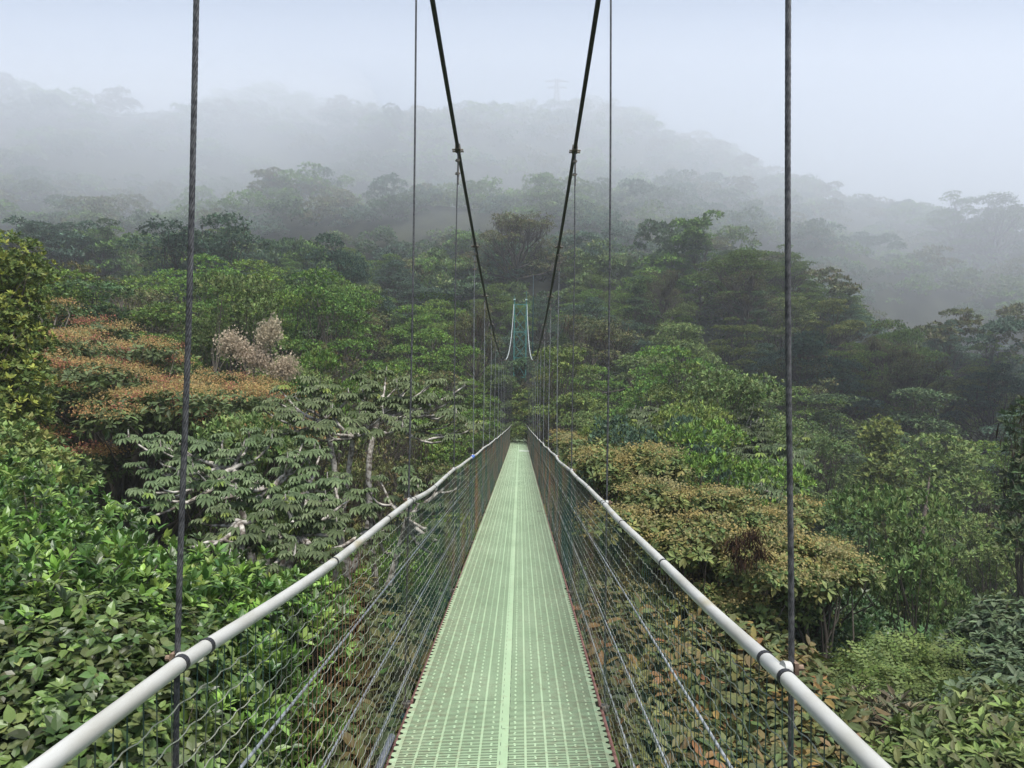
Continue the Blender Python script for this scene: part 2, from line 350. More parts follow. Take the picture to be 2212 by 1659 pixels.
def railpts(s, y0, y1, n):
    ys = np.linspace(y0, y1, n); ph = ((ys - D0) / DD) % 1.0
    z = zr(ys) - .020 * 4 * ph * (1 - ph) * (1 - np.clip((ys) / 60, 0, .5))
    x = s * (RX + .008 * np.sin(ys * 1.1 + s) * np.clip(ys / 6, 0, 1)); z = z + .006 * np.sin(ys * 2.3 + s)
    return np.stack([x, ys, z], -1)
for s in (-1, 1):
    m = MB(); m.tube(railpts(s, -5, 66.3, 500), .0152, 16); par(m.build('handrail', M['rail'], smooth=True))
    # black bands
    ys = [y for h in HANG for y in (h - .045, h + .075, h + 1.15, h + 2.2) if .4 < y < 40 and not (h > 8 and y - h < 0)]
    for y in ys:
        m = MB(); p = railpts(s, y, y + .014, 3); m.tube(p, .0168, 16); par(m.build('rail_band', M['black'], smooth=False))
    # netting: upright wires and wavy wires
    m = MB()
    ys = np.arange(-4.6, 66, .05); ys = ys + np.random.default_rng(7 + s).normal(0, .004, len(ys))
    for y in ys:
        p = railpts(s, y, y + .001, 2)[0]
        zt = float(p[2]) - .02; zb = float(zd(y)) + .0; k = 5
        t = np.linspace(0, 1, k)
        w = .0013
        x = s * (RX - .010 * t) + .003 * np.sin(y * 13 + t * 9)
        P = np.stack([x, np.full(k, y) + .004 * np.sin(t * 7 + y * 5), zt + (zb - zt) * t], -1)
        m.tube(P, w if y < 16 else .0015, 3, cap=False)
    o = m.build('net_upright_wires', M['netvert']); o['kind'] = 'stuff'; par(o)
    m = MB(); nw = 20
    for i in range(nw):
        off = .075 + i * (1.12 - .075 - .02) / (nw - 1)
        near = np.arange(-4.5, 18, .025); far = np.arange(18, 66.2, .12); ys = np.concatenate([near, far])
        amp = np.where(ys < 18, .0034 * np.clip((20 - ys) / 12, .3, 1), .0)
        b = railpts(s, 0, 1, 2)
        sag = .020 * 4 * (((ys - D0) / DD) % 1) * (1 - ((ys - D0) / DD) % 1) * (1 - off / 1.12)
        drift = .006 * np.sin(ys * .9 + i * 1.7) + .004 * np.sin(ys * 2.3 + i * 2.9)
        z = zr(ys) - off - sag + amp * np.sin(ys * 2 * np.pi / .1 + i * np.pi) + drift
        x = s * (RX - .010 * off + .002 * np.sin(ys * 3 + i)) + .0022 * np.sin(ys * 2 * np.pi / .1 + i * np.pi + 1.5) * (amp > 0)
        m.tube(np.stack([x, ys, z], -1), np.where(ys < 18, .0015, .0017), 4, cap=False)
    o = m.build('net_wavy_wires', M['netwire']); o['kind'] = 'stuff'; par(o)
    for off in (.34, .675, 1.0):
        ys = np.arange(-4.5, 66.3, .25); m = MB()
        m.tube(np.stack([s * (RX + .006) + 0 * ys, ys, zr(ys) - off], -1), .0046, 6); 
        par(m.build('guard_cable', M['galv'], smooth=True))
    # rusty ropes beside the walkway
    for k, (dx, dz, r) in enumerate(((.551, -.072, .0125),)):
        ys = np.arange(-4.5, 72, .012 if False else .5)
        P = np.stack([s * (dx + 0 * ys), ys, zd(ys) + dz], -1)
        m = MB(); m.tube(P, r * .8, 8)
        tw = np.arange(-1.0, 9.0, .006)
        for q in range(6):
            a = q / 6 * 2 * np.pi + tw * 2 * np.pi / .13
            m.tube(np.stack([s * dx + r * .62 * np.cos(a), tw, zd(tw) + dz + r * .62 * np.sin(a)], -1), r * .5, 5, cap=False)
        par(m.build('support_cable', M['rust'], smooth=True))
    # main cables
    ys = np.arange(-9, 66.61, .6); ys = np.append(ys, 66.6)
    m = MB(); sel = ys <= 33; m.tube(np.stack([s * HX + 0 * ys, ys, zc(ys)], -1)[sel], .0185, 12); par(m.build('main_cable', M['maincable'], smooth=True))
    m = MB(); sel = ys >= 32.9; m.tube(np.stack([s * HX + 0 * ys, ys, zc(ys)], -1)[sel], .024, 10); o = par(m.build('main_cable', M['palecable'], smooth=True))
    o['label'] = 'upper run of the main cable by the far tower, light painted into its pale colour'
ys = np.arange(-1.0, 4.0, .1); m = MB()
m.tube(np.stack([-.553 + .012 * np.sin(ys * 1.4), ys, zd(ys) - .02 + .012 * np.sin(ys * 2)], -1), .017, 12); par(m.build('grey_hose', M['hose'], smooth=True))
# hangers
rngh = np.random.default_rng(11)
for k, h in enumerate(HANG):
    for s in (-1, 1):
        zt, zb = float(zc(h)), float(zd(h)) - .10
        xt, xb = s * HX, s * (HX + .004)
        m = MB(); r = .0058
        if abs(h - D0) < .1:
            nn = 700; t = np.linspace(0, 1, nn); z = zt + (zb - zt) * t
            xx = xt + (xb - xt) * t + s * .010 * np.exp(-((z - float(zr(h))) / .5) ** 2)
            pass
            for q in range(6):
                a = q / 6 * 2 * np.pi + z * 2 * np.pi / .085
                m.tube(np.stack([xx + r * .62 * np.cos(a), h + r * .62 * np.sin(a), z], -1), r * .40, 5, cap=False)
        else:
            t = np.linspace(0, 1, 14); z = zt + (zb - zt) * t
            wob = (.004 + .006 * rngh.random()) * np.sin(t * 6 + rngh.random() * 6)
            m.tube(np.stack([xt + (xb - xt) * t + wob, h + wob * .6, z], -1), r if h < 12 else (.0068 if h < 30 else .0062), 7)
        hg = par(m.build('hanger_cable', M['rope'] if (h < 10 or h > 34) else M['rope2'], smooth=True))
        # clamp on the main cable, bolts, rope clips
        m = MB()
        sl = 2 * .0038 * (h - 24)
        rot = np.array(Matrix.Rotation(math.atan(sl), 3, 'X'))
        m.box((s * HX, h, zt), (.025, .05, .026), rot)
        for dy in (-.028, .028): m.tube([(s * HX - .055, h + dy, zt - .022), (s * HX + .055, h + dy, zt - .022)], .0085, 6)
        for dz in (.10, .20, .30) if k % 2 == 0 else (.09, .22):
            m.box((s * HX, h, zt - dz - .03), (.019, .012, .011), np.array(Matrix.Rotation(.3 * (rngh.random() - .5), 3, 'Y')))
            m.tube([(s * HX - .026, h, zt - dz - .034), (s * HX + .026, h, zt - dz - .026)], .0055, 5)
        m.tube([(s * (HX) + .008, h, zt - .03), (s * HX + .009, h, zt - .36)], .0045, 5)
        m2 = m.build('cable_clamp', M['clampm']); m2.parent = hg
        # lower clip
        m = MB(); m.box((s * .572, h, float(zd(h)) - .055), (.018, .03, .012)); m.tube([(s * .55, h, float(zd(h)) - .05), (s * .60, h, float(zd(h)) - .05)], .007, 6)
        m3 = m.build('foot_clip', M['clampm']); m3.parent = hg
    m = MB(); z = float(zd(h)) - .225
    m.box((0, h, z), (.60, .035, .003)); m.box((0, h + .032, z - .05), (.60, .003, .05)); m.box((0, h, z + .045), (.53, .03, .04))
    for s in (-1, 1): m.box((s * .572, h - .0, z + .055), (.026, .033, .052))
    par(m.build('cross_beam', M['darkgreen']))
for s in (-1, 1):      # rail fixings that stick out beside the nearest hangers
    for h in HANG[3:8]:
        m = MB(); z = float(zr(h))
        m.tube([(s * (RX + .016), h, z + .002), (s * (RX + .045), h, z + .002)], .006, 8)
        m.box((s * (RX + .030), h, z + .002), (.004, .011, .011))
        par(m.build('rail_fixing', M['bolt']))
        m = MB(); m.tube([(s * (RX + .002), h - .012, z + .004), (s * (RX + .016), h - .010, z + .002)], .0145, 14); par(m.build('rail_saddle', M['rail'], smooth=True))
p = railpts(-1, 10.0, 10.35, 6); m = MB(); m.tube(p, .022, 12); par(m.build('blue_tape', M['blue']))

yl = 13.6; fl = empty('fallen_leaf', (.43, yl, float(zd(yl)) + .006), .5, 'single dark fallen leaf on the right edge of the walkway', 'leaf')
m = MB(); m.add([(-.07,0,0),(-.02,.022,.006),(.03,.02,.008),(.08,0,.004),(.03,-.02,.010),(-.02,-.022,.006)], [[0,3,2,1],[0,5,4,3]]); m.build('blade', M['snag'], fl)
# far tower
YT = 66.6
tw = empty('bridge_tower', (0, YT, float(zd(YT))), 0, 'teal cross braced steel tower at the far end of the footbridge', 'tower')
def part(m, name, mat, root, **k):
    o = m.build(name, mat, root, **k); o.matrix_parent_inverse = Matrix.Translation(root.location).inverted(); return o
zt0, zt1 = float(zd(YT)) - .8, float(zc(YT)) + .35
for s in (-1, 1):
    m = MB(); m.box((s * .515, YT, (zt0 + zt1) / 2), (.045, .045, (zt1 - zt0) / 2)); part(m, 'leg', M['teal'], tw)
    m = MB(); m.box((s * .515, YT, zt1 + .05), (.10, .12, .045)); part(m, 'saddle', M['teallight'], tw)
m = MB()
for zz in (zd(YT) + 2.45, 0.2, 2.0, 3.65, 5.9, 8.3): m.box((0, YT, float(zz)), (.475, .03, .035))
part(m, 'cross_bar', M['teal'], tw)
zs = [2.0, 3.6, 4.75, 5.9, 7.1, 8.3]; m = MB()
for a, b in zip(zs[:-1], zs[1:]):
    for s in (-1, 1): m.tube([(s * .48, YT + s * .012, a), (-s * .48, YT + s * .012, b)], .024, 6)
part(m, 'brace', M['teal'], tw)
for s in (-1, 1):
    m = MB(); m.tube([(s * .515, YT, zt1), (s * .515, YT, zt1 + .6 + .2 * s)], .02, 6); part(m, 'mast_tip', M['teal'], tw)
    m = MB(); m.tube([(s * .50, YT + 4, float(zd(YT)) - .6), (s * .50, YT + 4, float(zd(YT)) + 1.9)], .03, 6); m.tube([(s*.5, YT + .3, float(zd(YT)) + 1.05), (s*.5, YT + 8, float(zd(YT)) + 1.05)], .022, 6)
    part(m, 'gate_post', M['teal'], tw)
an = at(1151, 720, 74)
ab = MB(); zg = gnd(an.x, 74)
ar = empty('antenna_mast', (an.x, 74, zg), 0, 'thin pale teal upright mast beside the far bridge tower', 'mast')
ab.tube([(an.x, 74, zg), (an.x, 74, at(1151, 640, 74).z)], .05, 6); part(ab, 'pole', M['teal'], ar)
ab = MB(); ab.tube([(an.x, 74, at(1151, 640, 74).z), (an.x, 74, at(1151, 594, 74).z)], .03, 6); part(ab, 'tip', M['teallight'], ar)

# ---------------------------------------------------------------- foliage
def unit(v): return v / (np.linalg.norm(v, axis=-1, keepdims=True) + 1e-12)
T_QUAD = (np.array([[0,0,0],[.5,.24,.05],[1,0,-.06],[.5,-.24,.05]]), np.array([[0,3,2,1]]))
T_HEX = (np.array([[0,0,0],[.3,.19,.05],[.68,.17,.03],[1,0,-.10],[.68,-.17,.03],[.3,-.19,.05],[.5,0,-.0]]), np.array([[0,6,2,1],[6,3,2,2],[0,5,4,6],[6,4,3,3]]))
T_HEX = (T_HEX[0], np.array([[0,6,2,1],[0,5,4,6],[6,3,3,2],[6,4,4,3]]))
T_LEAF = (np.array([[0,0,0],[.28,.19,.06],[.66,.18,.04],[1,0,-.10],[.66,-.18,.04],[.28,-.19,.06],[.45,0,0]]), np.array([[0,6,2,1],[0,5,4,6]]), np.array([[6,3,2],[6,4,3]]))
def lobes(n, a0, a1, w=.085, droop=.30, L=.5):
    V = []; Fq = []; k = 0
    for i in range(n):
        a = a0 + (a1 - a0) * i / (n - 1); c, s = math.cos(a), math.sin(a)
        l = L * (1 - .25 * abs(a) / math.pi)
        for (t, b, z) in ((.05, 0, 0), (.55, w, .05), (.85, w * .9, -.10), (1, 0, -droop), (.85, -w * .9, -.10), (.55, -w, .05)):
            x, y = t * l, b; V.append((c * x - s * y, s * x + c * y, z * .6 - .10 * t * t))
        Fq += [[k, k+3, k+2, k+1], [k, k+5, k+4, k+3]]; k += 6
    return np.array(V), np.array(Fq)
T_PALM = lobes(9, -2.5, 2.5)
T_PALMF = (lambda v, f: (v[[i for i in range(len(v))]], f))(*lobes(7, -2.4, 2.4, .1))
def pinnate(n=7, L=.16, sp=1.0):
    V = []; Fq = []; k = 0
    for i in range(n):
        t = (i + 1) / (n + .6)
        for s in (-1, 1):
            a = s * (1.15 - .3 * t); c, sn = math.cos(a), math.sin(a); l = L * (1.15 - .5 * abs(t - .45))
            for (u, b) in ((0, 0), (.5, .27), (1, 0), (.5, -.27)):
                x, y = u * l, b * l; V.append((t * sp + c * x - sn * y, sn * x + c * y, -.22 * t * t - .05 * u))
            Fq.append([k, k+3, k+2, k+1]); k += 4
    return np.array(V), np.array(Fq)
T_PINN = pinnate()
T_FROND = pinnate(16, .17)
T_TINY = (np.array([[0,0,0],[.5,.4,.1],[1,0,0],[.5,-.4,-.1]]), np.array([[0,3,2,1]]))

def put_leaves(mb, P, T, N, size, tmpl, col):
    """leaf at P pointing along T with upper side N; size (n,), col (n,3)"""
    T = unit(T); B = unit(np.cross(N, T)); Nn = np.cross(T, B)
    tv = tmpl[0]; n = len(P); k = len(tv)
    V = P[:, None] + size[:, None, None] * (tv[None, :, 0:1] * T[:, None] + tv[None, :, 1:2] * B[:, None] + tv[None, :, 2:3] * Nn[:, None])
    base = mb.n
    for q, f in enumerate(tmpl[1:]):
        ff = (f[None] + (np.arange(n) * k)[:, None, None] + base).reshape(-1, f.shape[1])
        cc = np.repeat(col, len(f), axis=0)
        if f.shape[1] == 3: mb.f3.append(ff); mb.c3.append(cc)
        else: mb.f4.append(ff); mb.c4.append(cc)
    mb.v.append(V.reshape(-1, 3)); mb.n += n * k
def rosettes(mb, rg, C, A, nl, size, open_=(.5, 1.3), tmpl=T_QUAD, pal=None, jit=.12, droop=0.0, stem=.15, vj=.16, topcol=None, ptop=0, sv=(.65, 1.2)):
    """C centres, A axes: nl leaves radiate from each twig tip"""
    C = np.asarray(C); n = len(C); A = unit(np.asarray(A))
    up = np.where(np.abs(A[:, 2:3]) < .9, np.array([[0, 0, 1.]]), np.array([[1., 0, 0]]))
    U = unit(np.cross(A, up)); V = np.cross(A, U)
    a = (np.arange(nl)[None] * 2.399 + rg.random((n, 1)) * 6.28 + rg.normal(0, .25, (n, nl)))
    th = rg.uniform(open_[0], open_[1], (n, nl))
    rad = np.cos(a)[..., None] * U[:, None] + np.sin(a)[..., None] * V[:, None]
    T = np.cos(th)[..., None] * A[:, None] + np.sin(th)[..., None] * rad
    T[..., 2] -= droop * rg.uniform(.5, 1.3, (n, nl))
    N = np.sin(th)[..., None] * A[:, None] - np.cos(th)[..., None] * rad + np.array([0, 0, .25]) + rg.normal(0, jit, (n, nl, 3))
    sz = size * rg.uniform(sv[0], sv[1], (n, nl)) * rg.uniform(.75, 1.2, (n, 1))
    P = C[:, None] + T * (sz * stem)[..., None]
    pal = np.asarray(pal, float); ci = rg.integers(0, len(pal), n); col = pal[ci][:, None] * np.ones((1, nl, 1))
    if topcol is not None:
        sel = rg.random(n) < ptop; tc = np.asarray(topcol, float)
        col[sel] = tc[rg.integers(0, len(tc), sel.sum())][:, None]
    col = col * (1 + rg.normal(0, vj, (n, 1, 1))) * (1 + rg.normal(0, vj * .7, (n, nl, 1))) * (1 + rg.normal(0, .05, (n, nl, 3)))
    put_leaves(mb, P.reshape(-1, 3), T.reshape(-1, 3), N.reshape(-1, 3), sz.ravel(), tmpl, np.clip(col, .004, .9).reshape(-1, 3))
def dome(rg, n, lo=-.25):
    z = rg.uniform(lo, 1, n); a = rg.random(n) * 6.283; r = np.sqrt(1 - z * z)
    return np.stack([r * np.cos(a), r * np.sin(a), z], -1)
def bend(p0, p1, rg, n=6, sag=.1, wob=.06):
    p0 = np.asarray(p0, float); p1 = np.asarray(p1, float); L = np.linalg.norm(p1 - p0); t = np.linspace(0, 1, n)[:, None]
    P = p0 + (p1 - p0) * t; P = P + (np.sin(t * np.pi) * np.array([0, 0, -sag * L])) + np.sin(t * np.pi) * rg.normal(0, wob, 3) * L + np.sin(2 * np.pi * t) * rg.normal(0, wob * .6, 3) * L
    return P
G = dict(
 mid=[(0.122,0.18,0.055),(0.144,0.209,0.06),(0.094,0.144,0.046),(0.173,0.216,0.072)],
 bright=[(0.139,0.231,0.046),(0.166,0.265,0.053),(0.118,0.198,0.046),(0.086,0.152,0.039)],
 dark=[(0.057,0.107,0.043),(0.077,0.134,0.053),(0.045,0.085,0.036),(0.098,0.146,0.055)],
 blue=[(0.083,0.145,0.09),(0.103,0.166,0.103),(0.069,0.124,0.076)],
 yell=[(0.162,0.196,0.046),(0.196,0.231,0.053),(0.127,0.173,0.046),(0.104,0.15,0.041)],
 olive=[(0.118,0.132,0.046),(0.146,0.159,0.06),(0.093,0.113,0.039),(0.132,0.113,0.046)],
 brown=[(.09,.06,.03),(.12,.085,.045),(.07,.05,.03),(.10,.09,.05)],
 gold=[(.24,.20,.07),(.20,.19,.07),(.15,.16,.06),(.28,.21,.08)],
 gloss=[(.055,.105,.025),(.075,.135,.03),(.04,.078,.022),(.09,.155,.035)],
 cec=[(.16,.205,.10),(.19,.235,.12),(.13,.175,.08),(.145,.19,.095)],
 rusty=[(.11,.125,.045),(.085,.11,.04),(.14,.11,.045),(.07,.095,.035),(.12,.125,.045)],
)
def tree_mesh(kind, seed, H=12, Rr=4.5, cb=.45, K=16, pr=1.5, flat=.42, nros=70, nl=6, ls=.28, pal='mid', shape='dome', op=(.5, 1.3), tmpl=T_QUAD,
              under=.25, bark='bark', droop=.0, trunk_r=.22, lo=-.15, moss=0, twigs=0, leafm='leaf', lean=(0, 0), top=None, ptop=0, jz=.06, given=None, vj=.16, extra=None):
    """returns (crown mesh, trunk mesh, extra meshes) with the tree's foot at the origin"""
    rg = np.random.default_rng(seed); cr = MB(); tr = MB(); pads = []
    if given is not None: pads = list(given); K = 0
    for k in range(K):
        u = (k + .5) / K; a = k * 2.399 + rg.normal(0, .3)
        if shape == 'dome': r = Rr * math.sqrt(u) * rg.uniform(.85, 1.05); z = H * cb + H * (1 - cb) * (1 - (r / Rr) ** 2.2 * .85) - pr * flat
        elif shape == 'layer': r = Rr * math.sqrt(u) * rg.uniform(.8, 1.1); lv = (1 - .8 * (r / Rr) ** 1.8) ; z = H * cb + H * (1 - cb) * lv + rg.normal(0, .12)
        elif shape == 'column': z = H * (cb + (1 - cb) * u) - pr * .3; r = Rr * (1 - .5 * u) * rg.uniform(.2, 1)
        elif shape == 'cone': z = H * (cb + (1 - cb) * (1 - u) ** 1) - pr * .3; r = Rr * u ** .7 * rg.uniform(.5, 1.05)
        elif shape == 'open': r = Rr * math.sqrt(u) * rg.uniform(.8, 1.1); z = H * cb + H * (1 - cb) * (1 - .5 * (r / Rr) ** 2) * rg.uniform(.8, 1.03)
        z += rg.normal(0, jz * H * .5)
        x, y = r * math.cos(a) + lean[0], r * math.sin(a) + lean[1]
        p = pr * rg.uniform(.65, 1.25); pads.append((x, y, z, p))
    for (x, y, z, p) in pads:
        n = int(nros * (p / pr) ** 2)
        d = dome(rg, n, lo); e = rg.uniform(.72, 1.0, n)[:, None] + rg.normal(0, .10, (n, 1)); sx, sy = rg.uniform(.8, 1.2, 2)
        C = np.array([x, y, z]) + d * e * np.array([p * sx, p * sy, p * flat])
        A = d * np.array([.8, .8, .8 / max(flat, .3)]) + np.array([0, 0, .6]) + rg.normal(0, .3, (n, 3))
        rosettes(cr, rg, C, A, nl, ls, op, tmpl, G[pal] if isinstance(pal, str) else pal, droop=droop, topcol=top, ptop=ptop, vj=vj)
        nu = int(n * under)
        if nu:
            d = rg.normal(0, .5, (nu, 3)); d[:, 2] = -np.abs(d[:, 2]) * .9
            C = np.array([x, y, z]) + d * np.array([p, p, p * flat])
            rosettes(cr, rg, C, d + rg.normal(0, .4, (nu, 3)), max(3, nl - 2), ls, op, tmpl, G[pal] if isinstance(pal, str) else pal, droop=droop + .1)
    # trunk and limbs
    top_z = H * (cb + (1 - cb) * .45); tp = bend((0, 0, 0), (lean[0] * .8 + rg.normal(0, .2), lean[1] * .8 + rg.normal(0, .2), top_z), rg, 9, 0, .03)
    tr.tube(tp, np.linspace(trunk_r, trunk_r * .35, 9), 9)
    for (x, y, z, p) in pads:
        f = np.clip((z / top_z) * rg.uniform(.55, .85), .25, .95); i = int(f * 8)
        P = bend(tp[i], (x, y, z - p * flat * .2), rg, 7, .06, .06); tr.tube(P, np.linspace(trunk_r * .38, trunk_r * .08, 7), 5, cap=False)
        for q in range(4 + twigs):
            e = np.array([x, y, z]) + dome(rg, 1, .0)[0] * np.array([p, p, p * flat]) * .9
            tr.tube(bend(P[4], e, rg, 4, .05, .08), np.linspace(trunk_r * .12, trunk_r * .035, 4), 4, cap=False)
    ms = None
    if moss:
        mb = MB()
        for k in range(moss):
            (x, y, z, p) = pads[rg.integers(0, len(pads))]; n = 60
            c = np.array([x, y, z]) + rg.normal(0, .5, 3) * p * np.array([1, 1, .4]) - np.array([0, 0, p * flat * .6])
            P = c + rg.normal(0, .22, (n, 3)) * np.array([1.3, 1.3, 1]); T = np.tile([0, 0, -1.], (n, 1)) + rg.normal(0, .2, (n, 3))
            col = np.array(G['brown'])[rg.integers(0, 4, n)] * rg.uniform(.3, .8, (n, 1))
            put_leaves(mb, P, T, rg.normal(0, 1, (n, 3)), rg.uniform(.3, .8, n), (T_TINY[0] * np.array([1, .12, .1]), T_TINY[1]), col)
        ms = mesh_from(kind + '_moss', np.vstack(mb.v), mb.f3, mb.f4, mb.c3, mb.c4, M['moss'], colors=True)
    cm = mesh_from(kind + '_crown', np.vstack(cr.v), cr.f3, cr.f4, cr.c3, cr.c4, M[leafm], colors=True)
    tm = mesh_from(kind + '_trunk', np.vstack(tr.v), tr.f3, tr.f4, tr.c3, tr.c4, M[bark], smooth=True)
    return dict(crown=cm, trunk=tm, moss=ms, H=H, R=Rr, pads=pads)
def plant_tree(T, name, loc, scale=1.0, rz=0.0, label=None, cat='tree', group=None, sz=None):
    e = empty(name, loc, rz, label, cat, group); e.scale = (scale, scale, sz or scale)
    for k in ('crown', 'trunk', 'moss', 'flowers'):
        if T.get(k) is not None:
            nm = {'moss': 'hanging_moss', 'flowers': 'flower_clusters'}.get(k, k)
            o = bpy.data.objects.new(nm, T[k]); COL.objects.link(o); o.parent = e
    return e

def local(pts, base):           # (px, py, Y, pad radius) seen places -> pads relative to the tree's foot
    out = []
    for (a, b, Y, p) in pts:
        q = at(a, b, Y) - Vector(base); out.append((q.x, q.y, q.z, p))
    return out
def feature(name, pts, label, seed, group=None, cat='tree', foot=None, zmin=None, **kw):
    c = np.array([list(at(a, b, Y)) for (a, b, Y, p) in pts]); f = foot or (float(c[:, 0].mean()), float(c[:, 1].mean()))
    g = gnd(*f)
    base = (f[0], f[1], min(g, float(c[:, 2].min()) - 2.5))
    pads = local(pts, base); H = max(p[2] for p in pads)
    T = tree_mesh(name, seed, H=H, given=pads, **{**dict(cb=.5), **kw})
    return T, base, plant_tree(T, name, base, label=label, cat=cat, group=group)
def grid_pads(seed, poly_fn, n, p, jY=.6, jy=10):
    """n pads: poly_fn(u, v) -> (px, py, Y)"""
    rg = random.Random(seed); out = []
    for k in range(n):
        u, v = ((k * .6180339) % 1), (k + .5) / n
        a, b, Y = poly_fn(u, v); out.append((a + rg.uniform(-12, 12), b + rg.uniform(-jy, jy), Y + rg.uniform(-jY, jY), p * rg.uniform(.75, 1.25)))
    return out
def flowers(T, e, cols, per, size, spread, seed, bits=34, pr_only=None, rise=.12, flat=.35):
    rg = np.random.default_rng(seed); mb = MB()
    for (x, y, z, p) in T['pads']:
        if pr_only and rg.random() > pr_only: continue
        n = int(per * p * p)
        d = dome(rg, n, .15); C = np.array([x, y, z]) + d * np.array([p, p, p * KW_FLAT]) * 1.02 + np.array([0, 0, rise])
        for c in C:
            k = bits; q = rg.normal(0, 1, (k, 3)) * np.array([spread, spread, spread * flat])
            base = np.array(cols[rg.integers(0, len(cols))]); col = base * rg.uniform(.75, 1.2, (k, 1))
            put_leaves(mb, c + q, rg.normal(0, 1, (k, 3)), rg.normal(0, .5, (k, 3)) + np.array([0, 0, 1.]), size * rg.uniform(.6, 1.3, k), T_TINY, col)
    me = mesh_from('flower_clusters', np.vstack(mb.v), mb.f3, mb.f4, mb.c3, mb.c4, M['flower'], colors=True)
    o = bpy.data.objects.new('flower_clusters', me); COL.objects.link(o); o.parent = e; return o
KW_FLAT = .4
occupied = []       # (x, y, r, top z) of the hand placed trees
def occ(e_pts):
    for (a, b, Y, p) in e_pts:
        q = at(a, b, Y); occupied.append((q.x, q.y, p, q.z + p * .5))

# --- 1 glossy broad leaved tree beside the near left rail
P1 = [(15,1075,9,1.1),(110,1135,8,1.0),(235,1200,7.2,.95),(370,1240,7,.85),(500,1260,7.2,.75),(610,1290,7.6,.65),(690,1310,8,.5),
      (40,1230,6.2,.9),(180,1300,5.8,.85),(330,1340,6,.8),(480,1360,6.4,.75),(600,1400,7,.7),
      (20,1380,5,.75),(150,1430,4.9,.7),(300,1470,5.1,.7),(450,1480,5.6,.7),(80,1560,4.4,.6),(240,1600,4.4,.6),(400,1600,4.8,.6),
      (10,1680,4,.6),(180,1730,4,.6),(330,1740,4.3,.6),(540,1560,6.2,.7),(-120,1200,6,1),(-150,1450,5,.9),(560,1700,5.6,.6),(-60,1030,10,1.2)]
P1 = [(a, b + .62 * p * 1661 / Y * .75 * (1 if b < 1300 else .4), Y, p) for (a, b, Y, p) in P1]
P1b = [q for q in P1 if q[1] > 1440 and q[0] < 360]; P1 = [q for q in P1 if q not in P1b]
T1, b1, e1 = feature('glossy_leaved_tree', P1, 'glossy broad leaved green tree filling the lower left beside the white handrail', 101, nros=190, nl=8, ls=.102,
    pal=[(.07,.135,.03),(.10,.18,.038),(.055,.105,.028),(.12,.20,.045),(.085,.12,.05)], leafm='gloss', op=(.25, 1.5), tmpl=T_LEAF, flat=.75, under=.35, trunk_r=.16, foot=(-4.2, 6.0), pr=.85, vj=.24,
    top=[(.18,.30,.055),(.22,.33,.07),(.15,.26,.05),(.20,.27,.06)], ptop=.36, twigs=4)
occ(P1); occ(P1b)
T_OVATE = (np.array([[0,0,0],[.25,.30,.05],[.62,.24,.03],[1,0,-.12],[.62,-.24,.03],[.25,-.30,.05],[.45,0,-.02]]), T_LEAF[1], T_LEAF[2])
feature('dull_leaved_shrub', [(a + 10, b + 20, Y, p * 1.15) for (a, b, Y, p) in P1b], 'dull olive ovate leaved shrub in the bottom left corner under the glossy tree', 131, nros=250, nl=6, ls=.078, pal=[(.075,.14,.038),(.11,.185,.048),(.06,.11,.032),(.14,.20,.06),(.10,.13,.045)],
    leafm='gloss', op=(.7, 1.8), tmpl=T_OVATE, flat=.8, under=.4, trunk_r=.08, pr=.6, vj=.25, droop=.25, twigs=4, cat='shrub')
# --- 2 orange flowering tree on the left
P2 = grid_pads(21, lambda u, v: (30 + 610 * u + 40 * v, 712 + 185 * u * (1 - .5 * v) + 150 * v, 26 - 8 * v), 52, .95, 1.0, 34)
P2 += [(125,672,27,.7),(60,700,27,1.0),(220,720,26,1.0),(330,765,25,1),(60,960,19,1),(170,1010,18,1)]
T2, b2, e2 = feature('orange_flowering_tree', P2, 'spreading tree with orange and red flower clusters behind the thick left hanger cable', 102, nros=110, nl=6, ls=.20,
    pal=[(.11,.15,.055),(.135,.175,.07),(.08,.115,.045)], op=(.7, 1.7), tmpl=T_QUAD, flat=.38, droop=.25, trunk_r=.28, under=.4, pr=1.15, bark='bark')
flowers(T2, e2, [(.46,.29,.12),(.48,.33,.14),(.44,.26,.12),(.46,.34,.14),(.48,.36,.17),(.46,.30,.13),(.42,.33,.13),(.38,.31,.12),(.38,.15,.11)], 17, .050, .19, 7, bits=80, pr_only=.92)
occ(P2)
# --- 3 tall yellow green tree on the left edge
P3 = [(5,560,15,.7),(40,600,15,.55),(-40,620,15,.9),(15,680,14.8,.75),(60,650,15.3,.28),(-30,740,14.6,.9),(35,745,14.6,.6),(-10,830,14.4,.9),(50,820,14.2,.5),(-50,900,14,1),
      (20,900,14,.7),(10,980,13.6,.7),(-60,1000,13.6,1)]
T3, b3, e3 = feature('yellow_green_tree', P3, 'tall yellow green tree rising at the left edge', 103, nros=210, nl=7, ls=.105, pal=[(.10,.155,.04),(.13,.185,.045),(.075,.12,.035),(.15,.19,.05)], op=(.4, 1.3), flat=.85,
    under=.4, trunk_r=.2, pr=.7, foot=(-11.0, 14.6), tmpl=T_QUAD, top=[(.26,.30,.06)], ptop=.3)
occ(P3)
P3b = [(-60,1010,12,1.1),(20,1000,12.5,.9),(70,1040,12,.8),(-30,1080,11,1.0)]
feature('leafy_tree', P3b, 'bushy green tree at the left edge above the glossy leaved tree', 104, nros=190, nl=7, ls=.115, pal='mid', flat=.7, under=.3, trunk_r=.15, pr=.9,
        top=[(.22,.22,.07),(.16,.20,.05)], ptop=.3); occ(P3b)
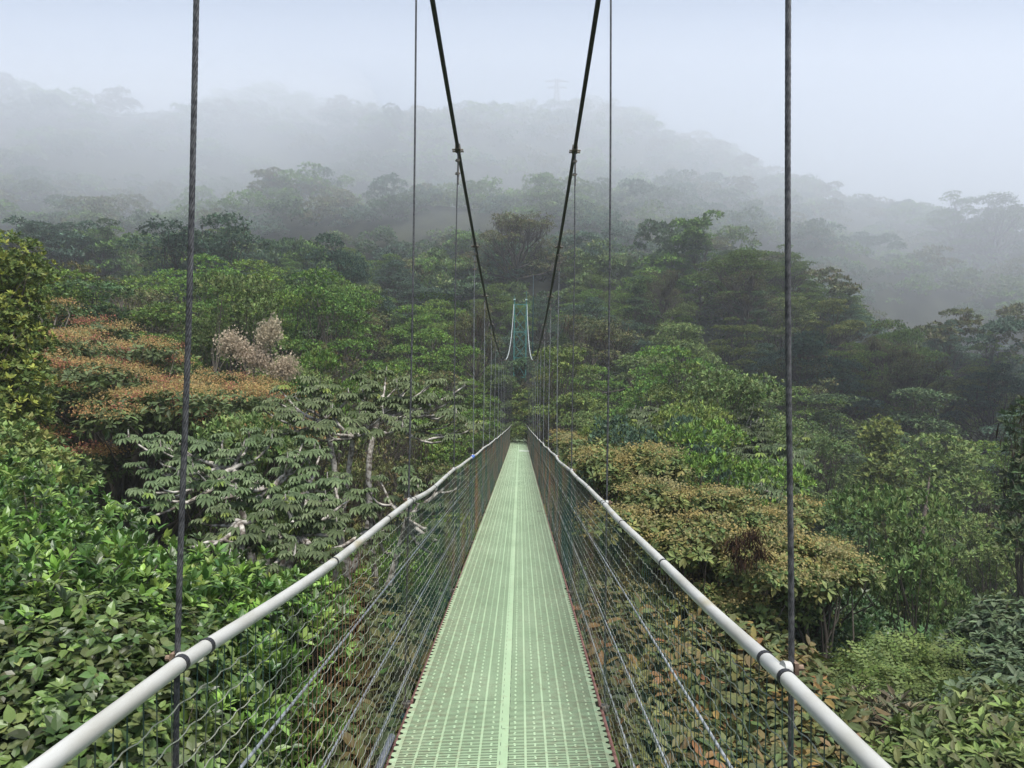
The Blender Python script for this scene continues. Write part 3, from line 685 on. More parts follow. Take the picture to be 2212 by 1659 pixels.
# --- 4 cecropias
def cecropia(nodes, tips, label, seed, foot, leaf=.44, group=None, pal=None, name='cecropia_tree', tmpl=T_PALM, nleaf=(4, 7), br_r=.043, cat='tree', leaf_up=.25):
    rg = np.random.default_rng(seed); base = Vector((foot[0], foot[1], gnd(*foot)))
    nd_ = [np.array(at(*n) - base) for n in nodes]; base_z = min(n[2] for n in nd_)
    tr = MB(); cr = MB(); prev = np.zeros(3); ends = []
    for n in nd_:
        tr.tube(bend(prev if len(nodes) < 2 or n is nd_[0] else nd_[0] * np.array([1, 1, .8]), n, rg, 9, 0, .03), np.linspace(br_r * 1.7, br_r * 1.1, 9), 8)
    tp = []
    for (a, b, Y) in tips: tp.append(np.array(at(a, b, Y) - base))
    # each tip grows from the nearest node through a shared limb
    for i, t in enumerate(tp):
        n = min(nd_, key=lambda q: np.linalg.norm(q - t)); d = t - n; L = np.linalg.norm(d)
        mid = n + d * .55 + np.array([0, 0, -.12 * L]) + rg.normal(0, .06, 3) * L
        tt = np.linspace(0, 1, 9)[:, None]; c1 = n + (mid - n) * .5 + rg.normal(0, .05, 3) * L
        P = (1 - tt) ** 3 * n + 3 * (1 - tt) ** 2 * tt * c1 + 3 * (1 - tt) * tt ** 2 * (mid + np.array([0, 0, -.03 * L])) + tt ** 3 * t
        P[:, :] += np.sin(tt * 9 + rg.random() * 6) * rg.normal(0, .012, 3) * L
        tr.tube(P, np.linspace(br_r, br_r * .34, 9), 6); ends.append((t, unit(P[-1] - P[-2])))
        for _k in range(2):
            if rg.random() < .25: continue
            s = P[4 + _k]; e = s + (unit(d) * .5 + rg.normal(0, .45, 3) * np.array([1, 1, .35])) * L * .45 + np.array([0, 0, .1 * L])
            Q = bend(s, e, rg, 6, .08, .05); tr.tube(Q, np.linspace(br_r * .6, br_r * .3, 6), 5); ends.append((e, unit(Q[-1] - Q[-2])))
    for t, ax in ends:
        k = rg.integers(nleaf[0], nleaf[1] + 1); a = np.arange(k) * 2.399 + rg.random() * 6.28
        el = rg.uniform(-.35, .55, k)
        T = np.stack([np.cos(a) * np.cos(el), np.sin(a) * np.cos(el), np.sin(el)], -1)
        pet = rg.uniform(.25, .6, k)[:, None] * leaf; S = t + T * pet * .9 + np.array([0, 0, .04])
        for q in range(k): tr.tube([t, S[q]], .006 * leaf / .4, 3, cap=False)
        sz = leaf * rg.uniform(.6, 1.12, k); N = np.tile([0, 0, 1.], (k, 1)) + rg.normal(0, .22, (k, 3)) + T * .35
        Tl = T * np.array([1, 1, .2]) + np.array([0, 0, -.18])
        pl = np.array(pal or G['cec']); col = pl[rg.integers(0, len(pl), k)] * rg.uniform(.8, 1.15, (k, 1))
        if rg.random() < .12: col[0] = (.26, .33, .09)
        put_leaves(cr, S, Tl, N, sz, tmpl, col)
        if rg.random() < .2: tr.tube([t, t + np.array([rg.normal(0, .03), rg.normal(0, .03), .25]) * leaf / .44], [.018, .006], 5)
    e = empty(name, base, 0, label, cat, group)
    o = cr.build('crown', M['leaf'], e, colors=True); o2 = tr.build('trunk', M['palebark'], e, smooth=True)
    return e
def tipgrid(seed, x0, x1, y0, y1, Y0, Y1, n, arch=.0):
    rg = random.Random(seed); o = []
    for k in range(n):
        u = (k * .6180339 + rg.uniform(-.02, .02)) % 1; v = (k + rg.random()) / n
        xx = x0 + (x1 - x0) * u; yy = y0 + (y1 - y0) * v + arch * (2 * u - 1) ** 2
        o.append((xx, yy, Y1 + (Y0 - Y1) * v + rg.uniform(-.5, .5)))
    return o
cecropia([(763, 945, 14.3), (700, 905, 14.8), (820, 900, 14.8)], tipgrid(1, 560, 1010, 800, 930, 13.2, 15.8, 30, 30), 'pale branched cecropia with an upright trunk, nearest the thin second left hanger', 41, (-3.1, 14.3), leaf=.29)
cecropia([(590, 1050, 12), (500, 1015, 12.4), (660, 1060, 12)], tipgrid(2, 270, 720, 925, 1110, 10.8, 13.6, 40, 20), 'wide cecropia with crooked whitish branches, right of the thick left hanger', 42, (-4.0, 12), leaf=.29)
cecropia([(800, 1150, 12.5), (730, 1110, 12.6), (880, 1120, 12.8)], tipgrid(3, 640, 1010, 1000, 1210, 11.6, 13.6, 26, 10), 'low cecropia with bare white limbs against the left netting', 43, (-2.6, 12.3), leaf=.26)
cecropia([(520, 1130, 10.5), (640, 1150, 10.5)], tipgrid(4, 400, 760, 1080, 1230, 9.5, 11, 18), 'small cecropia just above the glossy leaved tree', 44, (-3.9, 10.5), leaf=.26)
for i, (c, x0, x1, y0, y1, Y, lb) in enumerate([((1440, 950), 1370, 1520, 870, 960, 31, 'pale cecropia right of the second right hanger cable'), ((1580, 980), 1500, 1650, 880, 1010, 30, 'pale cecropia midway between the two right hanger cables'),
        ((1660, 1040), 1600, 1740, 960, 1080, 27, 'pale cecropia behind the gold flowering tree at the thick right hanger')]):
    q = at(c[0], c[1], Y)
    cecropia([(c[0], c[1] + 40, Y), (c[0] - 30, c[1] + 10, Y), (c[0] + 35, c[1] + 15, Y)], tipgrid(10 + i, x0, x1, y0, y1, Y - 2.5, Y + 2.5, 40, 15), lb, 50 + i, (q.x, Y), leaf=.50, nleaf=(4, 7), tmpl=T_PALM, pal=[(.115,.155,.075),(.14,.18,.09),(.085,.12,.055)], group='pale cecropias on the right')
    occupied.append((q.x, Y, 2.5, q.z + 1.5))
for q in ((763, 900, 14.3, 1.8), (540, 1010, 12, 1.8), (820, 1100, 12.5, 1.8)): occ([q])
# --- 5 gold flowering tree on the right
P5 = grid_pads(51, lambda u, v: (1300 + 490 * u, 1000 + 150 * u + 190 * v - 70 * u * v + 22 * math.sin(u * 19 + v * 13), 17.5 - 4.0 * v - 1.0 * u), 46, .54, .6, 22)
P5 += [(1330,1240,14,.6),(1390,1290,13.6,.6),(1460,1300,13.2,.6),(1540,1310,13,.6),(1620,1320,13,.6),(1700,1310,13.4,.5),(1295,985,18,.6),(1235,965,27,.6),(1260,990,25,.7),(1215,950,30,.6),(1400,1010,17,.9),(1830,1240,13.5,.5)]
T5, b5, e5 = feature('gold_flowering_tree', P5, 'broad tree with golden flower sprays beyond the right handrail', 105, nros=125, nl=6, ls=.135,
    pal=[(.14,.17,.055),(.17,.19,.06),(.11,.15,.05),(.20,.18,.06)], op=(.7, 1.7), flat=.5, droop=.2, trunk_r=.24, under=.3, pr=.56, foot=(4.2, 15.0), twigs=3, vj=.22)
flowers(T5, e5, [(.37,.32,.14),(.35,.31,.13),(.39,.31,.12),(.33,.30,.15),(.42,.34,.14)], 36, .042, .12, 8, bits=60, pr_only=.9, flat=.45)
occ(P5)
def moss_clump(pts, seed, name, parent, n=420, L=(.15, .5), spread=.22):
    rg = np.random.default_rng(seed)
    for (a, b, Y) in pts:
        mb = MB(); c = np.array(at(a, b, Y)) - np.array(parent.location)
        P = c + rg.normal(0, spread, (n, 3)) * np.array([1, 1, .7]); T = np.tile([0, 0, -1.], (n, 1)) + rg.normal(0, .35, (n, 3))
        col = np.array([(.05,.028,.02),(.035,.022,.016),(.075,.045,.025),(.03,.02,.015)])[rg.integers(0, 4, n)] * rg.uniform(.6, 1.2, (n, 1))
        put_leaves(mb, P, T, rg.normal(0, 1, (n, 3)), rg.uniform(L[0], L[1], n), (T_TINY[0] * np.array([1, .11, .2]), T_TINY[1]), col)
        mb.build(name, M['moss'], parent, colors=True)
moss_clump([(1590,1165,12.3),(1625,1150,12.3),(1640,1185,12.3),(1600,1200,12.3)], 3, 'hanging_moss', e5, n=170, spread=.075, L=(.06,.26))
moss_clump([(1480,1120,14),(1520,1180,13.5)], 4, 'hanging_moss', e5, n=90, spread=.12, L=(.1,.3))
# --- 6 rusty leaved trees below the walkway
P6 = grid_pads(61, lambda u, v: (560 + 330 * u + 30 * v, 1280 + 400 * v, 9.5 - 3 * v), 20, .62, .4)
T6, b6, e6 = feature('rusty_leaved_tree', P6, 'rusty brown leaved tree seen through the left netting', 106, nros=110, nl=5, ls=.155, pal='rusty', op=(.7, 1.7), tmpl=T_LEAF, flat=.5, droop=.3,
    under=.4, trunk_r=.12, pr=.62, group='rusty leaved trees below the walkway', foot=(-2.3, 8.0)); occ(P6)
P6 = grid_pads(62, lambda u, v: (1290 + 430 * u, 1310 + 90 * u + 360 * v, 9.0 - 3 * v), 24, .62, .4)
T6, b6, e6 = feature('rusty_leaved_tree', P6, 'rusty brown leaved tree seen through the right netting', 107, nros=110, nl=5, ls=.15, pal='rusty', op=(.7, 1.7), tmpl=T_LEAF, flat=.5, droop=.3,
    under=.4, trunk_r=.12, pr=.62, group='rusty leaved trees below the walkway', foot=(2.2, 8.0), top=[(.22,.15,.05),(.20,.11,.045),(.20,.17,.05)], ptop=.13); occ(P6)
P6 = grid_pads(63, lambda u, v: (900 + 380 * u, 1330 + 420 * v, 13 - 5 * v), 14, .8, .4)
feature('leafy_tree', P6, 'dark green tree directly under the near walkway', 108, nros=90, nl=6, ls=.17, pal='dark', flat=.6, under=.3, trunk_r=.14, pr=.8, foot=(.1, 9.5))
# --- 7.. right side trees
P7 = [(1700,1330,15,.9),(1640,1350,15,.8),(1780,1370,14.6,.9),(1850,1420,14.2,.7),(1700,1430,14,.9),(1790,1460,13.8,.8),(1620,1440,14,.8),(1880,1480,14,.5),(1740,1280,16,.8),(1830,1340,15.5,.8)]
feature('dark_leaved_tree', P7, 'rounded dark green tree below the gold flowering tree', 109, nros=170, nl=7, ls=.12, pal='dark', leafm='gloss', op=(.4, 1.2), flat=.8, under=.3, trunk_r=.2, pr=.85,
        top=[(.045,.09,.03)], ptop=.4); occ(P7)
P8 = [(1960,1455,11.5,.8),(1890,1480,11,.7),(2050,1465,11.3,.8),(1830,1500,11,.55),(2110,1500,11,.7),(1960,1530,10.4,.8),(2060,1560,10,.7),(1870,1560,10,.7)]
feature('pinnate_leaved_tree', P8, 'bright tree of feathery compound leaves in the lower right', 110, nros=46, nl=6, ls=.42, pal=[(.11,.145,.04),(.13,.17,.05),(.08,.115,.035)], op=(.8, 1.4), tmpl=T_PINN, flat=.4, under=.2,
        trunk_r=.12, pr=.75, droop=.15); occ(P8)
P9 = [(2150,1400,12,.8),(2220,1370,12,.9),(2190,1470,11,.8),(2110,1430,12,.6),(2230,1520,10,.8),(2160,1560,9.5,.7),(2270,1440,11.5,.9)]
feature('silvery_leaved_tree', P9, 'blue green drooping leaved tree at the lower right edge', 111, nros=190, nl=6, ls=.145, pal=[(.10,.145,.07),(.12,.17,.09),(.065,.10,.05)], op=(.8, 1.6), tmpl=T_LEAF, flat=.6, under=.3, trunk_r=.14, pr=.8, droop=.2); occ(P9)
P10 = [(2180,1640,6,.5),(2080,1630,6.2,.5),(2230,1590,6.4,.6),(1990,1640,6.4,.4),(2120,1700,5.5,.5),(2010,1720,5.6,.5)]
feature('light_leaved_shrub', P10, 'light green broad leaved shrub in the bottom right corner', 112, nros=130, nl=5, ls=.115, pal=[(.16,.22,.06),(.10,.14,.045),(.19,.24,.08),(.12,.13,.055)], op=(.6, 1.5), tmpl=T_LEAF, flat=.5, under=.3, trunk_r=.06, pr=.5, cat='shrub', droop=.1); occ(P10)
P11 = [(1790,1590,8.5,.6),(1880,1600,8.2,.6),(1960,1590,8.2,.6),(1830,1670,7.5,.5),(1920,1690,7,.5),(1740,1640,8,.5),(1700,1560,9,.6)]
feature('grey_leaved_shrub', P11, 'greyish shrub with narrow rosette leaves right of the nearest handrail', 113, nros=70, nl=9, ls=.19, pal=[(.12,.14,.08),(.10,.13,.06),(.14,.12,.07)], op=(.9, 1.5), tmpl=(T_QUAD[0] * np.array([1, .5, 1]), T_QUAD[1]), flat=.45, under=.3,
        trunk_r=.06, pr=.55, cat='shrub'); occ(P11)
# tree ferns
def fern(px, py, Y, r, label, seed, n=16, group='tree ferns'):
    rg = np.random.default_rng(seed); c = at(px, py, Y); z = gnd(c.x, Y); e = empty('tree_fern', (c.x, Y, z), 0, label, 'tree fern', group)
    h = c.z - z; tr = MB(); tr.tube(bend((0, 0, 0), (0, 0, h), rg, 7, 0, .02), np.linspace(.14, .08, 7), 8); tr.build('trunk', M['bark'], e)
    cr = MB(); a = np.arange(n) * 2.399; T = np.stack([np.cos(a), np.sin(a), rg.uniform(.1, .7, n)], -1); N = np.tile([0, 0, 1.], (n, 1)) + rg.normal(0, .1, (n, 3))
    V, Fq = T_FROND; V = V.copy(); V[:, 2] = V[:, 2] * 1.9
    put_leaves(cr, np.tile([0, 0, h], (n, 1)), T, N, r * rg.uniform(.85, 1.1, n), (V, Fq), np.array([(.075,.15,.05)]) * rg.uniform(.8, 1.25, (n, 1)))
    cr.build('frond_crown', M['leaf'], e, colors=True)
fern(1975, 1370, 21, 1.5, 'bright feathery tree fern in the gully, left one of the pair', 1, 22); fern(2035, 1400, 20, 1.3, 'bright feathery tree fern in the gully, right one of the pair', 2, 20)
fern(1790, 1100, 42, 2.2, 'tree fern beside the dark gully edge', 3, 18)
# column trees, vine tree, leaning trunk
P12 = [(1890,1245,25,1.3),(1960,1235,25,1.1),(1830,1255,25,.9),(2010,1265,25,.8),(1900,1300,24.5,1.1),(1950,1340,24,1.0),(1860,1330,24.5,.9),(1930,1400,23.5,.8)]
T12, b12, e12 = feature('vine_draped_tree', P12, 'flat topped tree draped in hanging vines right of the thick right hanger', 114, nros=90, nl=6, ls=.22, pal='mid', flat=.4, under=.5, trunk_r=.25, pr=1.1); occ(P12)
rg = np.random.default_rng(9); mb = MB()
for k in range(240):
    a, b, Y = rg.uniform(1830, 2000), rg.uniform(1255, 1400), rg.uniform(24, 25.6); c = np.array(at(a, b, Y)) - np.array(b12); n = 10
    P = c - np.outer(np.arange(n), [0, 0, .12]) + rg.normal(0, .03, (n, 3))
    put_leaves(mb, P, rg.normal(0, .6, (n, 3)) - np.array([0, 0, 1.]), rg.normal(0, 1, (n, 3)), rg.uniform(.1, .2, n), T_TINY, np.array(G['olive'])[rg.integers(0, 4, n)])
mb.build('hanging_vines', M['leaf'], e12, colors=True)
P13 = [(1905, y, 46 - (y - 930) * .012, .95 + .25 * math.sin(y * .05)) for y in range(935, 1210, 27)] + [(1880,960,46,.8),(1935,1000,45.5,.8),(1875,1080,45,.7),(1930,1130,44.5,.7)]
feature('epiphyte_column_tree', P13, 'narrow yellowish tree column covered in epiphytes beside the dark gully', 115, nros=80, nl=6, ls=.26, pal='yell', flat=.9, under=.3, trunk_r=.25, pr=.9, jz=0); occ(P13)
P14 = [(2030,975,42,1.6),(1985,1010,42,1.3),(2080,1010,42,1.3),(2040,1050,41.5,1.4),(1990,1080,41.5,1.1),(2090,1080,41,1.2)]
feature('round_crowned_tree', P14, 'round crowned tree in the gully behind the leaning bare trunk', 116, nros=110, nl=6, ls=.26, pal='mid', flat=.6, under=.3, trunk_r=.25, pr=1.4); occ(P14)
lt = empty('leaning_trunk', at(1978, 1215, 33.5), 0, 'leaning bare pale trunk in the gully', 'dead tree'); m = MB()
P = [at(*q) for q in ((1970,1260,33.5),(1985,1180,33.5),(1995,1145,33.5),(1998,1105,33.6),(2004,1060,33.8),(2008,1030,33.8))]; P = [np.array(p) - np.array(lt.location) for p in P]
m.tube(P, [.10,.09,.08,.07,.05,.03], 8); m.tube([P[3], P[3] + np.array([.35, 0, .3])], [.05, .02], 5); m.build('trunk', M['snag'], lt, smooth=True)
P15 = [(2270,920,20,1.0),(2235,980,20,.7),(2270,1040,19,1.0),(2230,1080,19,.7),(2215,1140,18.5,.7),(2260,1180,18,1.0),(2205,1030,19.5,.4),(2225,890,20.5,.5)]
feature('dark_edge_tree', P15, 'dark mossy tree at the right edge', 117, nros=130, nl=6, ls=.18, pal='dark', flat=.7, under=.4, trunk_r=.2, pr=1.1, top=[(.07,.09,.035)], ptop=.3, moss=5); occ(P15)
# pale plumes on the left
for i, (a, b, r) in enumerate(((548, 775, .34), (500, 745, .16), (583, 722, .2), (610, 800, .2))):
    c = at(a, b, 27); rg = np.random.default_rng(60 + i); mb = MB(); n = 1900
    z = gnd(c.x, 27); e = empty('plume_shrub', (c.x, 27, z), 0, ('large cream plumed shrub behind the orange flowering tree', 'small cream plume left of the large plumed shrub', 'small cream plume above the large plumed shrub', 'small cream plume right of the large plumed shrub')[i], 'shrub', 'cream plumed shrubs')
    sub = rg.normal(0, .5, (14, 3)) * r * np.array([1.7, 1, 1.0]); C = np.array([0, 0, c.z - z]) + sub[rg.integers(0, 14, n)] + rg.normal(0, .13, (n, 3)) * np.array([1, 1, 1.4])
    put_leaves(mb, C, rg.normal(0, .5, (n, 3)) + np.array([0, 0, 1.]), rg.normal(0, 1, (n, 3)), rg.uniform(.04, .11, n), T_TINY, np.array([(.56,.47,.34)]) * rg.uniform(.6, 1.15, (n, 1)))
    mb.build('plume', M['flower'], e, colors=True); m = MB(); m.tube(bend((0, 0, 0), (0, 0, c.z - z), rg, 6, 0, .02), [.06] * 5 + [.02], 6); m.build('stem', M['bark'], e)

# ---------------------------------------------------------------- tree kinds for the slopes
PROT = {}
def prot(k, *a, **kw): PROT.setdefault(k, []).append(tree_mesh(k, *a, vj=.24, **kw))
for sdd in (1, 2, 3):
    prot('layered_tree', 200 + sdd, H=12, Rr=4.5, cb=.15, K=34, pr=1.2, flat=.42, nros=170, nl=6, ls=.15, pal='bright', shape='layer', op=(.3, 1.1), under=.07, lo=.08, twigs=1, jz=.09, top=[(.16,.21,.045)], ptop=.2)
for sdd in (1, 2):
    prot('round_tree', 210 + sdd, H=12, Rr=4.2, cb=.18, K=30, pr=1.25, flat=.55, nros=160, nl=6, ls=.16, pal='mid', shape='dome', under=.1, lo=0, jz=.08, top=[(.15,.19,.06)], ptop=.2)
    prot('dark_tree', 220 + sdd, H=13, Rr=3.9, cb=.12, K=34, pr=1.15, flat=.4, nros=150, nl=6, ls=.16, pal='dark', shape='cone', under=.12, lo=0, droop=.15, moss=3, jz=.08)
    prot('blue_green_tree', 230 + sdd, H=12.5, Rr=4.4, cb=.22, K=28, pr=1.2, flat=.5, nros=140, nl=6, ls=.17, pal='blue', shape='open', under=.1, lo=0, twigs=2, jz=.08)
    prot('yellow_green_tree', 240 + sdd, H=12, Rr=4.1, cb=.2, K=30, pr=1.1, flat=.38, nros=160, nl=6, ls=.155, pal='yell', shape='layer', under=.08, lo=.05, jz=.08)
    prot('mossy_brown_tree', 250 + sdd, H=12, Rr=3.8, cb=.3, K=22, pr=1.0, flat=.5, nros=80, nl=5, ls=.15, pal='olive', shape='open', under=.3, twigs=9, moss=9)
prot('epiphyte_tree', 261, H=14, Rr=2.2, cb=.15, K=28, pr=.95, flat=.7, nros=70, nl=6, ls=.18, pal='olive', shape='column', under=.3, moss=6)
LOOK = {'layered_tree': 'bright layered tree', 'round_tree': 'rounded green tree', 'dark_tree': 'dark green tree', 'blue_green_tree': 'blue green tree',
        'yellow_green_tree': 'yellow green tree', 'mossy_brown_tree': 'brownish mossy tree', 'epiphyte_tree': 'narrow mossy tree'}
CATS = {}
COLS = [(120, 'at the left edge'), (380, 'left of the thick left hanger'), (640, 'right of the thick left hanger'), (890, 'left of the second left hanger'), (1035, 'left of the main cables'),
        (1115, 'just left of the tower'), (1200, 'just right of the tower'), (1310, 'inside the second right hanger'), (1500, 'right of the second right hanger'), (1705, 'left of the thick right hanger'),
        (1950, 'right of the thick right hanger'), (9999, 'near the right edge')]
def rowname(py, Y):
    if py > 1150: return 'deep in the gully'
    if py > 950: return 'below walkway level'
    if py > 800: return 'at walkway level'
    if py > 650: return 'on the lower slope'
    if py > 480: return 'halfway upslope'
    return 'high in the mist'
placed = []
def slope_tree(kind, x, y, top, rz, w=1.0, seed=0, H=None):
    T = PROT[kind][seed % len(PROT[kind])]; z = gnd(x, y); s = w
    hz = max(.5, (top - z) / T['H'])
    e = plant_tree(T, kind, (x, y, z - .3), s, rz, 'x', 'tree', None, sz=hz)
    px, py = proj(x, y, top - 1.5); placed.append([e, kind, px * 2212 / 1024, py * 2212 / 1024, y, s]); return e
rr = random.Random(77)
def pick(x, y):
    u = rr.random()
    if x < -2 and y < 75: tb = [('layered_tree', .62), ('round_tree', .10), ('mossy_brown_tree', .14), ('dark_tree', .05), ('yellow_green_tree', .09)]
    elif x < 0: tb = [('layered_tree', .22), ('round_tree', .2), ('mossy_brown_tree', .15), ('blue_green_tree', .25), ('dark_tree', .1), ('yellow_green_tree', .08)]
    elif y < 62 and x > 12: tb = [('dark_tree', .30), ('round_tree', .34), ('epiphyte_tree', .12), ('mossy_brown_tree', .1), ('layered_tree', .14)]
    else: tb = [('round_tree', .30), ('dark_tree', .10), ('layered_tree', .24), ('blue_green_tree', .14), ('yellow_green_tree', .12), ('mossy_brown_tree', .13)]
    for k, p in tb:
        u -= p
        if u <= 0: return k
    return tb[0][0]
# hand placed larger ones
SPEC = [('blue_green_tree', 440, 470, 88, 2.1), ('blue_green_tree', 740, 520, 86, 1.3), ('layered_tree', 430, 585, 54, 1.25), ('layered_tree', 300, 600, 52, 1.2), ('layered_tree', 580, 590, 57, 1.3),
        ('yellow_green_tree', 1215, 745, 50, .95), ('mossy_brown_tree', 1290, 660, 66, 1.2), ('yellow_green_tree', 1180, 800, 57, .7), ('round_tree', 1420, 760, 58, 1.35), ('layered_tree', 1600, 545, 110, 1.9),
        ('yellow_green_tree', 1590, 690, 88, 1.1), ('blue_green_tree', 1730, 720, 76, 1.5), ('layered_tree', 1940, 700, 104, 1.5), ('dark_tree', 1790, 860, 60, 1.4), ('dark_tree', 1980, 820, 66, 1.5),
        ('mossy_brown_tree', 700, 755, 38, .8), ('mossy_brown_tree', 1120, 440, 125, 2.0), ('blue_green_tree', 120, 480, 120, 1.7), ('layered_tree', 960, 640, 72, 1.2), ('round_tree', 1070, 790, 62, .62), ('round_tree', 1048, 850, 52, .6)]
for i, (k, a, b, Y, w) in enumerate(SPEC):
    q = at(a, b, Y); slope_tree(k, q.x, Y, q.z, rr.random() * 6.28, w, i); occupied.append((q.x, Y, 3.0 * w, q.z))
PP = [(1124,862,72,1.1),(1108,868,75,1.1),(1142,866,76,1.1),(1124,852,80,1.3),(1100,850,78,1.2),(1150,850,79,1.2),(1124,885,83,1.0),(1085,805,63,.7),(1108,792,64,.8),(1135,786,64.5,.8),(1160,800,63,.7),(1095,845,63,.6),(1150,850,62,.7),(1118,830,66,.8),(1100,880,64,.35),(1065,830,62,.8),(1180,830,61,.8),(1125,870,68,.6)]
feature('overhanging_tree', PP, 'leafy tree arching over the far end of the walkway in front of the tower', 130, nros=170, nl=6, ls=.17, pal='dark', flat=.6, under=.3, trunk_r=.18, pr=.8, foot=(-2.6, 64.0), droop=.15)
# portal trees that close over the far end of the walkway
for i, (x, y, top, w, k) in enumerate([(-4.6, 63, 3.2, .80, 'layered_tree'), (4.7, 61, 2.6, .8, 'round_tree'), (-4.4, 70.5, 3.9, .86, 'dark_tree'), (4.5, 71, 3.8, .86, 'dark_tree'), (-.6, 80, 5.2, 1.0, 'dark_tree'), (1.6, 84, 6, 1.1, 'dark_tree'), (-4, 86, 6, 1, 'dark_tree'),
                                     (-3.9, 54, 1.0, .68, 'layered_tree'), (4.0, 52, .8, .66, 'yellow_green_tree'), (-4.2, 45, -.3, .7, 'layered_tree'), (4.2, 43, -.3, .7, 'round_tree')]):
    slope_tree(k, x, y, top, rr.random() * 6.28, w, i); occupied.append((x, y, 3.0 * w, top))
cand = []
for t in range(60000):
    y = 16 * math.exp(rr.random() * math.log(128 / 16)); x = rr.uniform(-.86, .86) * y * 1.0
    w = rr.uniform(.75, 1.25); r = 3.0 * w
    if y < 30: w *= .7; r = 3.0 * w
    if len(cand) > 262: break
    ok = True
    for (ox, oy, orr, oz) in occupied:
        dd = (x - ox) ** 2 + (y - oy) ** 2
        if dd < ((r + orr) * (.54 if x < 0 else .6)) ** 2 or dd < 2.2: ok = False; break
    if not ok: continue
    c = float(canopy(np.array(x), np.array(y))) + rr.gauss(0, 1.5)
    if abs(x) < 4.4 * w + 1.2 and y < 80:
        if abs(x) > 2.4 + .9 and y > 24: w = (abs(x) - .9) / 4.6; 
        else: c = min(c, float(zd(y)) - 1.8)
    if w < .45: continue
    px, py = proj(x, y, c - 1)
    if px < -60 or px > 1084 or py > 840: continue
    cand.append((x, y, c, w)); occupied.append((x, y, 3.0 * w, c))
print('slope trees', len(cand))
for i, (x, y, c, w) in enumerate(cand):
    slope_tree(pick(x, y), x, y, c, rr.random() * 6.28, w, rr.randrange(99))
# labels that single each one out
ORD = ['nearest', 'second nearest', 'third nearest', 'fourth nearest', 'fifth nearest', 'sixth nearest', 'seventh nearest', 'eighth nearest', 'ninth nearest', 'tenth nearest']
from collections import defaultdict
dd = defaultdict(list)
for p in placed:
    colw = next(n for lim, n in COLS if p[2] < lim); row = rowname(p[3], p[4]); p.append((colw, row)); dd[(p[1], colw, row)].append(p)
for (k, colw, row), L in dd.items():
    L.sort(key=lambda p: p[4])
    for i, p in enumerate(L):
        look = LOOK[k]; lab = f'{look} {row}, {colw}'
        if len(L) > 1: lab = (f'{ORD[i] if i < len(ORD) else "farthest"} ' if i < len(L) - 1 else 'farthest ') + lab
        p[0]['label'] = lab; p[0]['group'] = {'at': 'trees', }.get('x', look + 's on the slopes')

# ---------------------------------------------------------------- undergrowth and the far wood (too many to count)
def undergrowth():
    rg = np.random.default_rng(31); n = 34000
    y = 5 * np.exp(rg.random(n) * math.log(130 / 5)); x = rg.uniform(-.9, .9, n) * (y + 3)
    z = ground(x, y); s = .25 + y * .012
    C = np.stack([x, y, z + rg.uniform(0, 2.2, n)], -1); mb = MB()
    rosettes(mb, rg, C, np.stack([rg.normal(0, .3, n), rg.normal(0, .3, n), np.ones(n)], -1), 6, .55, (.7, 1.5), T_QUAD, G['dark'] + G['mid'])
    tag(mb.build('undergrowth', M['leaf'], colors=True), kind='stuff')
undergrowth()
def far_wood():
    rg = np.random.default_rng(32); mb = MB(); tm = MB(); cnt = 0
    y0, y1 = 118, 380
    pts = []
    for t in range(30000):
        y = y0 * math.exp(rg.random() * math.log(y1 / y0)); x = rg.uniform(-.76, .76) * y
        r = 3.9 * (y / 132) ** .35
        if any((x - a) ** 2 + (y - b) ** 2 < (r * 1.25) ** 2 for a, b, _ in pts[-900:]): continue
        pts.append((x, y, r))
        if len(pts) > 1330: break
    for (x, y, r) in pts:
        top = float(canopy(np.array(x), np.array(y))) + rg.normal(0, 2.2); R_ = r * rg.uniform(.8, 1.5); K = 10
        pal = [G['mid'], G['dark'], G['blue'], G['bright'], G['olive']][rg.integers(0, 5)]
        fl = rg.uniform(.3, .7)
        for k in range(K):
            u = (k + .5) / K; a = k * 2.4 + rg.random(); q = R_ * math.sqrt(u); c = np.array([x + q * math.cos(a), y + q * math.sin(a), top - R_ * fl * .5 - u * R_ * 1.0 + rg.normal(0, .6)])
            n = 38; d = dome(rg, n, -.05); pr = R_ * .42
            rosettes(mb, rg, c + d * np.array([pr, pr, pr * fl]) * rg.uniform(.7, 1.05, (n, 1)), d + np.array([0, 0, .5]), 5, .60 * (y / 132) ** .4, (.4, 1.3), T_QUAD, pal)
    print('far crowns', len(pts))
    tag(mb.build('far_forest', M['leaf'], colors=True), kind='stuff')
far_wood()
